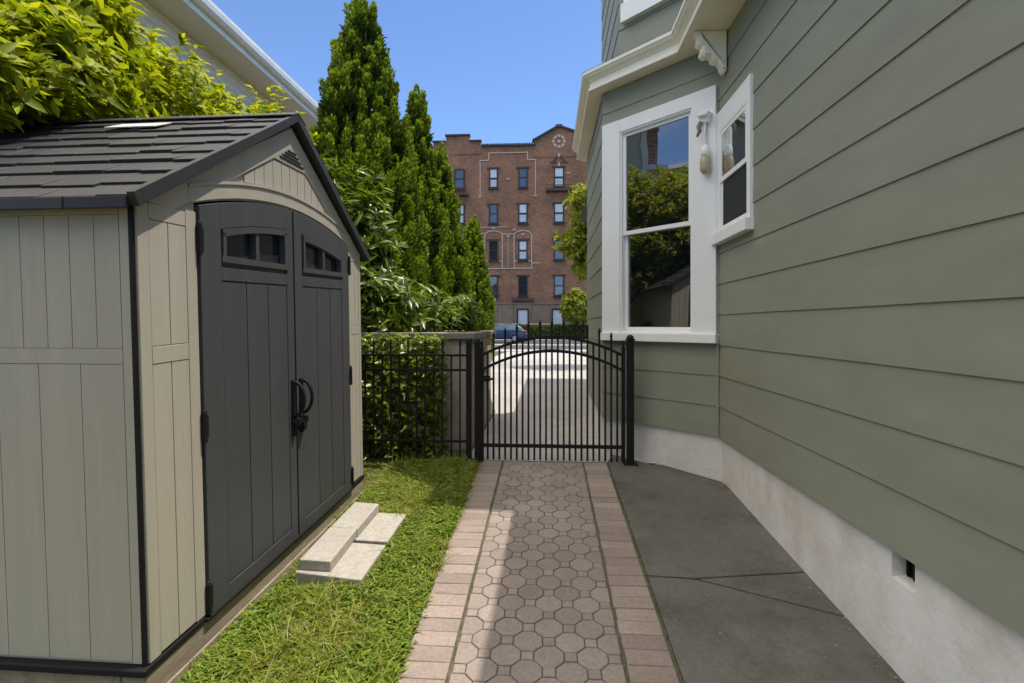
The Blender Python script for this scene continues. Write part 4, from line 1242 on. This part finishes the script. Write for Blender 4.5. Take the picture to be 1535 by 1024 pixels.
# stone outlines
b = MB()
def ol(pts, wd=.085, y=AY-.05, close=False):
    for (ax_, ay_), (bx_, by_) in zip(pts[:-1], pts[1:]):
        A = Vector((AX(ax_), AZ(ay_))); B = Vector((AX(bx_), AZ(by_))); d = (B-A).normalized(); nn = Vector((-d.y, d.x))*wd/2
        A2, B2 = A-d*wd/2, B+d*wd/2
        yy_ = y-random.uniform(0, .02)
        b.hexa([(p.x, yy_, p.y) for p in (A2-nn, B2-nn, B2+nn, A2+nn)], [(p.x, AY+.01, p.y) for p in (A2-nn, B2-nn, B2+nn, A2+nn)])
ol([(720,294),(720,241),(733,241),(733,230),(791,230),(791,241),(803,241),(803,294)])
b.build('stone_frame', M['limestone'], apt)
for cx in (740, 784):
    b = MB()
    arc = [(cx+13.2*cos(a_), 353-6.5*sin(a_)) for a_ in [pi*i/10 for i in range(11)]]
    ol([(cx+13.2,402)]+arc+[(cx-13.2,402)]); ol([(cx-13,392),(cx+13,392)])
    b.build('stone_arch', M['limestone'], apt)
for pts, wd_ in (([(720,350),(726,350)],.085),([(753.7,351.5),(770.3,351.5)],.085),([(690,402.8),(798,402.8)],.085),([(762,355),(762,400)],.05),([(798.5,395),(808,395)],.085),([(720,341),(762,341)],.06),([(678,345),(718,345)],.05)):
    b = MB(); ol(pts, wd_); b.build('stone_band', M['limestone'], apt)
for (x, y) in ((720,295),(803,295),(762,269),(762,355),(740,342.5),(784,352),(852,262),(771,345)):
    b = MB(); b.box(AX(x)-.14, AX(x)+.14, AY-.08, AY, AZ(y)-.06, AZ(y)+.06); b.build('stone_block', M['limestone'], apt)
# rosette in the gable
b = MB()
for i in range(8):
    a_ = 2*pi*i/8
    b.hexa([(xgp+.62*cos(a_+t_)*s_, AY-.12, AZ(215)+.62*sin(a_+t_)*s_) for t_, s_ in ((-.30,.62),(-.30,1.),(.30,1.),(.30,.62))],
           [(xgp+.62*cos(a_+t_)*s_, AY-.05, AZ(215)+.62*sin(a_+t_)*s_) for t_, s_ in ((-.30,.62),(-.30,1.),(.30,1.),(.30,.62))])
b.box(xgp-.12, xgp+.12, AY-.11, AY-.05, AZ(215)-.12, AZ(215)+.12)
b.build('rosette', M['limestone'], apt)
for x, y in ((838,235.5),(838,249)):
    b = MB(); b.box(AX(x)-.09, AX(x)+.09, AY-.10, AY, AZ(y)-.16, AZ(y)+.16); b.build('keystone', M['limestone'], apt)
b = MB()
ol([(828,246),(838,235),(848,246)], .16, AY-.06); ol([(826,246),(850,246)], .12, AY-.055)
b.build('pediment', M['aptdark'], apt)
for cx, cy in ((838,286),(684,290)):
    b = MB(); b.box(AX(cx)-1.15, AX(cx)+1.15, AY-.75, AY, AZ(cy)-.28, AZ(cy)-.05)
    for k in range(15): b.box(AX(cx)-1.1+k*.155, AX(cx)-1.075+k*.155, AY-.73, AY-.70, AZ(cy)-.052, AZ(cy)+.22)
    b.box(AX(cx)-1.12, AX(cx)+1.12, AY-.735, AY-.695, AZ(cy)+.215, AZ(cy)+.25)
    b.build('balcony', M['aptdark'], apt)
for cx in (740, 784, 838):
    for cy in (253, 307, 360, 414):
        b = MB(); b.box(AX(cx)-.62, AX(cx)+.62, AY-.045, AY, AZ(cy)-.10, AZ(cy)+.10); b.build('lintel', M['aptdark'], apt)
b = MB(); b.box(AX(768), AX(800), AY-.35, AY, AZ(450)-.10, AZ(450)+.15); b.build('door_hood', M['aptdark'], apt)
b = MB()
bx = [xl, AX(640), AX(746), AX(753), AX(770), AX(775), AX(797), AX(826), AX(830), xr_]
for i, (x0, x1) in enumerate(zip(bx[:-1], bx[1:])):
    b.box(x0+.01, x1-.01, AY-.12-.03*(i % 2), AY, .1, AZ(456))
b.box(xl, xr_, AY-.2, AY, AZ(456)+.003, AZ(454))
b.build('stone_base', M['aptbase'], apt)
# windows: one prototype copied over the facade
cols = [(602,15),(645,15),(689,15.5),(740,13),(784,13.5),(838,15),(890,15)]
rows = [(268,30),(321,30),(376,30),(429,31)]
proto = {}
ROCK = [0]
def apt_window(cx, cy, wpx, hpx, glass):
    key = (wpx, hpx, glass)
    X, Z = AX(cx), AZ(cy)
    if key not in proto:
        hw_, hh = wpx*47.3/780/2, hpx*47.3/780/2
        f = MB()
        for (x0, x1, z0_, z1_) in ((-hw_,-hw_+.10,-hh,hh),(hw_-.10,hw_,-hh,hh),(-hw_+.10,hw_-.10,hh-.11,hh),(-hw_+.10,hw_-.10,-hh,-hh+.11),(-hw_+.10,hw_-.10,-.045,.045)):
            f.box(x0, x1, -.10, -.002, z0_, z1_)
        f.box(-hw_-.08, hw_+.08, -.16, -.002, -hh-.13, -hh-.003)
        fo_ = f.build('window', M['aptframe'], apt, world=False)
        kids = []
        if glass == 'blind':
            g = MB(); g.box(-hw_+.10, hw_-.10, -.05, -.003, .045, hh-.11)
            for k in range(5):
                zz = -.045-(hh-.15)*(k+1)/6
                g.box(-hw_+.10, hw_-.10, -.049, -.004, zz-.07, zz+.03)
            g.build('pane', M['blind'], fo_, world=False)
            g = MB(); g.box(-hw_+.10, hw_-.10, -.04, -.006, -hh+.11, -.045); g.build('pane', M['aptglass'], fo_, world=False)
        else:
            g = MB(); g.box(-hw_+.10, hw_-.10, -.05, -.003, .045, hh-.11); g.build('pane', M['aptglass' if glass != 'dark' else 'dark'], fo_, world=False)
            g = MB(); g.box(-hw_+.10, hw_-.10, -.06, -.004, -hh+.11, -.045); g.build('pane', M['aptglass' if glass != 'dark' else 'dark'], fo_, world=False)
        fo_.location = Vector((X, AY, Z))-apt.location
        proto[key] = fo_
    else:
        dup(proto[key], None, apt, Vector((X, AY, Z))-Vector(apt.location))
bl_set = {(838,268),(740,268),(784,321),(838,321),(784,376)}
for cx, wp in cols:
    for cy, hp in rows:
        kind = 'blind' if (cx, cy) in bl_set or (cx+cy) % 5 == 0 else 'glass'
        if (cx, cy) in ((740,376),(784,429)): kind = 'dark'
        apt_window(cx, cy, wp, hp, kind)
for cx in (602, 689, 784, 836, 890): 
    kd = 'blind' if cx in (836, 784) else 'glass'
    X = AX(cx); hw_ = .42
    f = MB(); z0_, z1_ = .75, AZ(463)
    f.box(X-hw_-.10, X-hw_, AY-.26, AY-.17, z0_, z1_); f.box(X+hw_, X+hw_+.10, AY-.26, AY-.17, z0_, z1_); f.box(X-hw_, X+hw_, AY-.26, AY-.17, z1_-.12, z1_)
    fo_ = f.build('window', M['aptframe'], apt)
    g = MB(); g.box(X-hw_, X+hw_, AY-.20, AY-.165, z0_, z1_-.12); g.build('pane', M['blind' if kd == 'blind' else 'aptglass'], fo_)

# ------------------------------------------------------------------ parked car
CXr, CYc, CZ = -1.62, 39.6, .195
car = thing('parked_car', 'blue hatchback parked along the far side of the street, red tail lamp facing right', 'car', (CXr-2.1, CYc, CZ))
# side profile: x along the car (rear at 0, front at -4.2), z
low = [(0,.42),(.03,.62),(.04,.80),(0.0,.92),(-.35,.98),(-.9,.99),(-1.6,.98),(-2.4,.97),(-3.0,.93),(-3.6,.84),(-4.05,.70),(-4.2,.50),(-4.18,.28),(-.05,.26)]
b = MB()
def car_ring(ys, inset): return [(CXr+x, CYc+ys, CZ+z) for x, z in inset]
def inset_prof(prof, k):
    cx_ = sum(p[0] for p in prof)/len(prof); cz_ = sum(p[1] for p in prof)/len(prof)
    return [(cx_+(x-cx_)*k, cz_+(z-cz_)*k) for x, z in prof]
secs = [(-.86, .93), (-.80, .985), (-.55, 1.), (.55, 1.), (.80, .985), (.86, .93)]
rings = [car_ring(y_, inset_prof(low, k)) for y_, k in secs]
n = len(low)
b.add([p for r_ in rings for p in r_], [[j*n+i, j*n+(i+1) % n, (j+1)*n+(i+1) % n, (j+1)*n+i] for j in range(5) for i in range(n)] + [list(range(n))[::-1], [5*n+i for i in range(n)]])
top = [(-.10,.90),(-.42,1.20),(-.80,1.38),(-1.35,1.43),(-2.0,1.38),(-2.85,.95)]
rings = [[(CXr+x, CYc+s_*(.80-.17*max(0, (z-.9)/.5)), CZ+z) for x, z in top] for s_ in (-1, 1)]
n2 = len(top)
b.add(rings[0]+rings[1], [[i, i+1, n2+i+1, n2+i] for i in range(n2-1)]+[list(range(n2))[::-1], [n2+i for i in range(n2)]])
body = b.build('body', M['carpaint'], car, bevel=.03, smooth=True)
b = MB()
sidew = [(-.52,1.0),(-.70,1.25),(-1.38,1.36),(-1.95,1.30),(-2.55,1.0)]
for s_ in (-1, 1):
    ring = [(CXr+x, CYc+s_*(.812-.17*max(0, (z-.9)/.5)), CZ+z) for x, z in sidew]
    ring2 = [(CXr+x, CYc+s_*(.79-.17*max(0, (z-.9)/.5)), CZ+z) for x, z in sidew]
    b.hexa(ring, ring2)
b.build('side_window', M['glass'], car)
b = MB()
b.hexa([(CXr-.135,CYc-.62,CZ+.955),(CXr-.135,CYc+.62,CZ+.955),(CXr-.43,CYc+.54,CZ+1.225),(CXr-.43,CYc-.54,CZ+1.225)], [(CXr-.115,CYc-.62,CZ+.965),(CXr-.115,CYc+.62,CZ+.965),(CXr-.41,CYc+.54,CZ+1.235),(CXr-.41,CYc-.54,CZ+1.235)])
b.build('rear_window', M['glass'], car)
for s_ in (-1, 1):
    b = MB(); b.box(CXr-.30, CXr+.045, CYc+s_*.60, CYc+s_*.845, CZ+.74, CZ+.92); b.build('tail_light', M['taillight'], car, bevel=.03)
for xw in (-.78, -3.38):
    for s_ in (-1, 1):
        b = MB(Matrix.Translation((CXr+xw, CYc+s_*.76, CZ+.31)) @ Matrix.Rotation(pi/2, 4, 'X'))
        b.lathe([(.19,-.11),(.29,-.11),(.315,-.08),(.315,.08),(.29,.11),(.19,.11)], (0,0,0), 22)
        wo = b.build('wheel', M['tyre'], car)
        b = MB(Matrix.Translation((CXr+xw, CYc+s_*.76, CZ+.31)) @ Matrix.Rotation(pi/2, 4, 'X'))
        b.lathe([(.06,-.122),(.20,-.115),(.20,.115),(.06,.122)], (0,0,0), 16); b.build('rim', M['rim'], wo)
b = MB(); b.box(CXr+.035, CXr+.06, CYc-.25, CYc+.25, CZ+.60, CZ+.72); b.build('number_plate', M['plate'], car)
b = MB(); b.box(CXr-.15, CXr+.075, CYc-.80, CYc+.80, CZ+.30, CZ+.50); b.build('bumper', M['carpaint'], car, bevel=.05)

# ------------------------------------------------------------------ light, sky, camera
sd = Vector((.336, .06, 1.0)).normalized()          # towards the sun
L = bpy.data.lights.new('sun', 'SUN'); L.energy = 2.05; L.angle = radians(.55); L.color = (1., .94, .85)
so = bpy.data.objects.new('sun', L); C.objects.link(so)
so.rotation_euler = (-sd).to_track_quat('-Z', 'Y').to_euler(); so.location = (3, 0, 20)
wd = bpy.data.worlds.new('World'); scene.world = wd; wd.use_nodes = True
nt = wd.node_tree; sky = nt.nodes.new('ShaderNodeTexSky'); sky.sky_type = 'NISHITA'; sky.sun_disc = False
sky.sun_elevation = math.asin(sd.z); sky.sun_rotation = atan2(sd.x, sd.y)
sky.altitude = 50; sky.air_density = .7; sky.dust_density = .05; sky.ozone_density = 6
bg = nt.nodes['Background']; bg.inputs['Strength'].default_value = .12
# unseen bright clouds added overhead as neutral fill light, clear blue lower down
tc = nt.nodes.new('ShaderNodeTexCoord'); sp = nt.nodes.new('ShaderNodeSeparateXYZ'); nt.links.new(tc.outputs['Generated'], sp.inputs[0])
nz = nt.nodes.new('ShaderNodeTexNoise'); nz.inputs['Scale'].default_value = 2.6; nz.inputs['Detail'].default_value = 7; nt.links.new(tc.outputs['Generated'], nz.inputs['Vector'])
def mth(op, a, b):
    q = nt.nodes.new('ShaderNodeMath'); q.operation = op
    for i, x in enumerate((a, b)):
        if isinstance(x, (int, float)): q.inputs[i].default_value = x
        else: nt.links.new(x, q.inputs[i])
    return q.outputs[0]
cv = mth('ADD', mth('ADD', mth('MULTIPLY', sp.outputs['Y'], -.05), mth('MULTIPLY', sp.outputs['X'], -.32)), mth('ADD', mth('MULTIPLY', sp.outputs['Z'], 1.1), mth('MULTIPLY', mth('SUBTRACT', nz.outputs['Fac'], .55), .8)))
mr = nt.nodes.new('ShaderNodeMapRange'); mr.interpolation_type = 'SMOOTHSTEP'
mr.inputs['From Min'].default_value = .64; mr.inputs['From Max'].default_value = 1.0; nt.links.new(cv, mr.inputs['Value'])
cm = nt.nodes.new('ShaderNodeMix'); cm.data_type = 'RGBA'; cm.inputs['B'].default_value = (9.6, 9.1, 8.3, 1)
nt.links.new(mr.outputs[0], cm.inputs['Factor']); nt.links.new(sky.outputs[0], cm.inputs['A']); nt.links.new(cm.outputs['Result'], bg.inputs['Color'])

cam = bpy.data.cameras.new('camera'); co = bpy.data.objects.new('camera', cam); C.objects.link(co)
co.location = (0, 0, 1.53); co.rotation_euler = (pi/2, 0, atan(53/780))
cam.sensor_width = 36; cam.lens = 36*780/1535; cam.shift_y = -25/1535
cam.clip_start = .05; cam.clip_end = 1000
scene.camera = co
scene.view_settings.view_transform = 'Standard'; scene.view_settings.look = 'None'
scene.view_settings.exposure = 1.22; scene.view_settings.gamma = 1
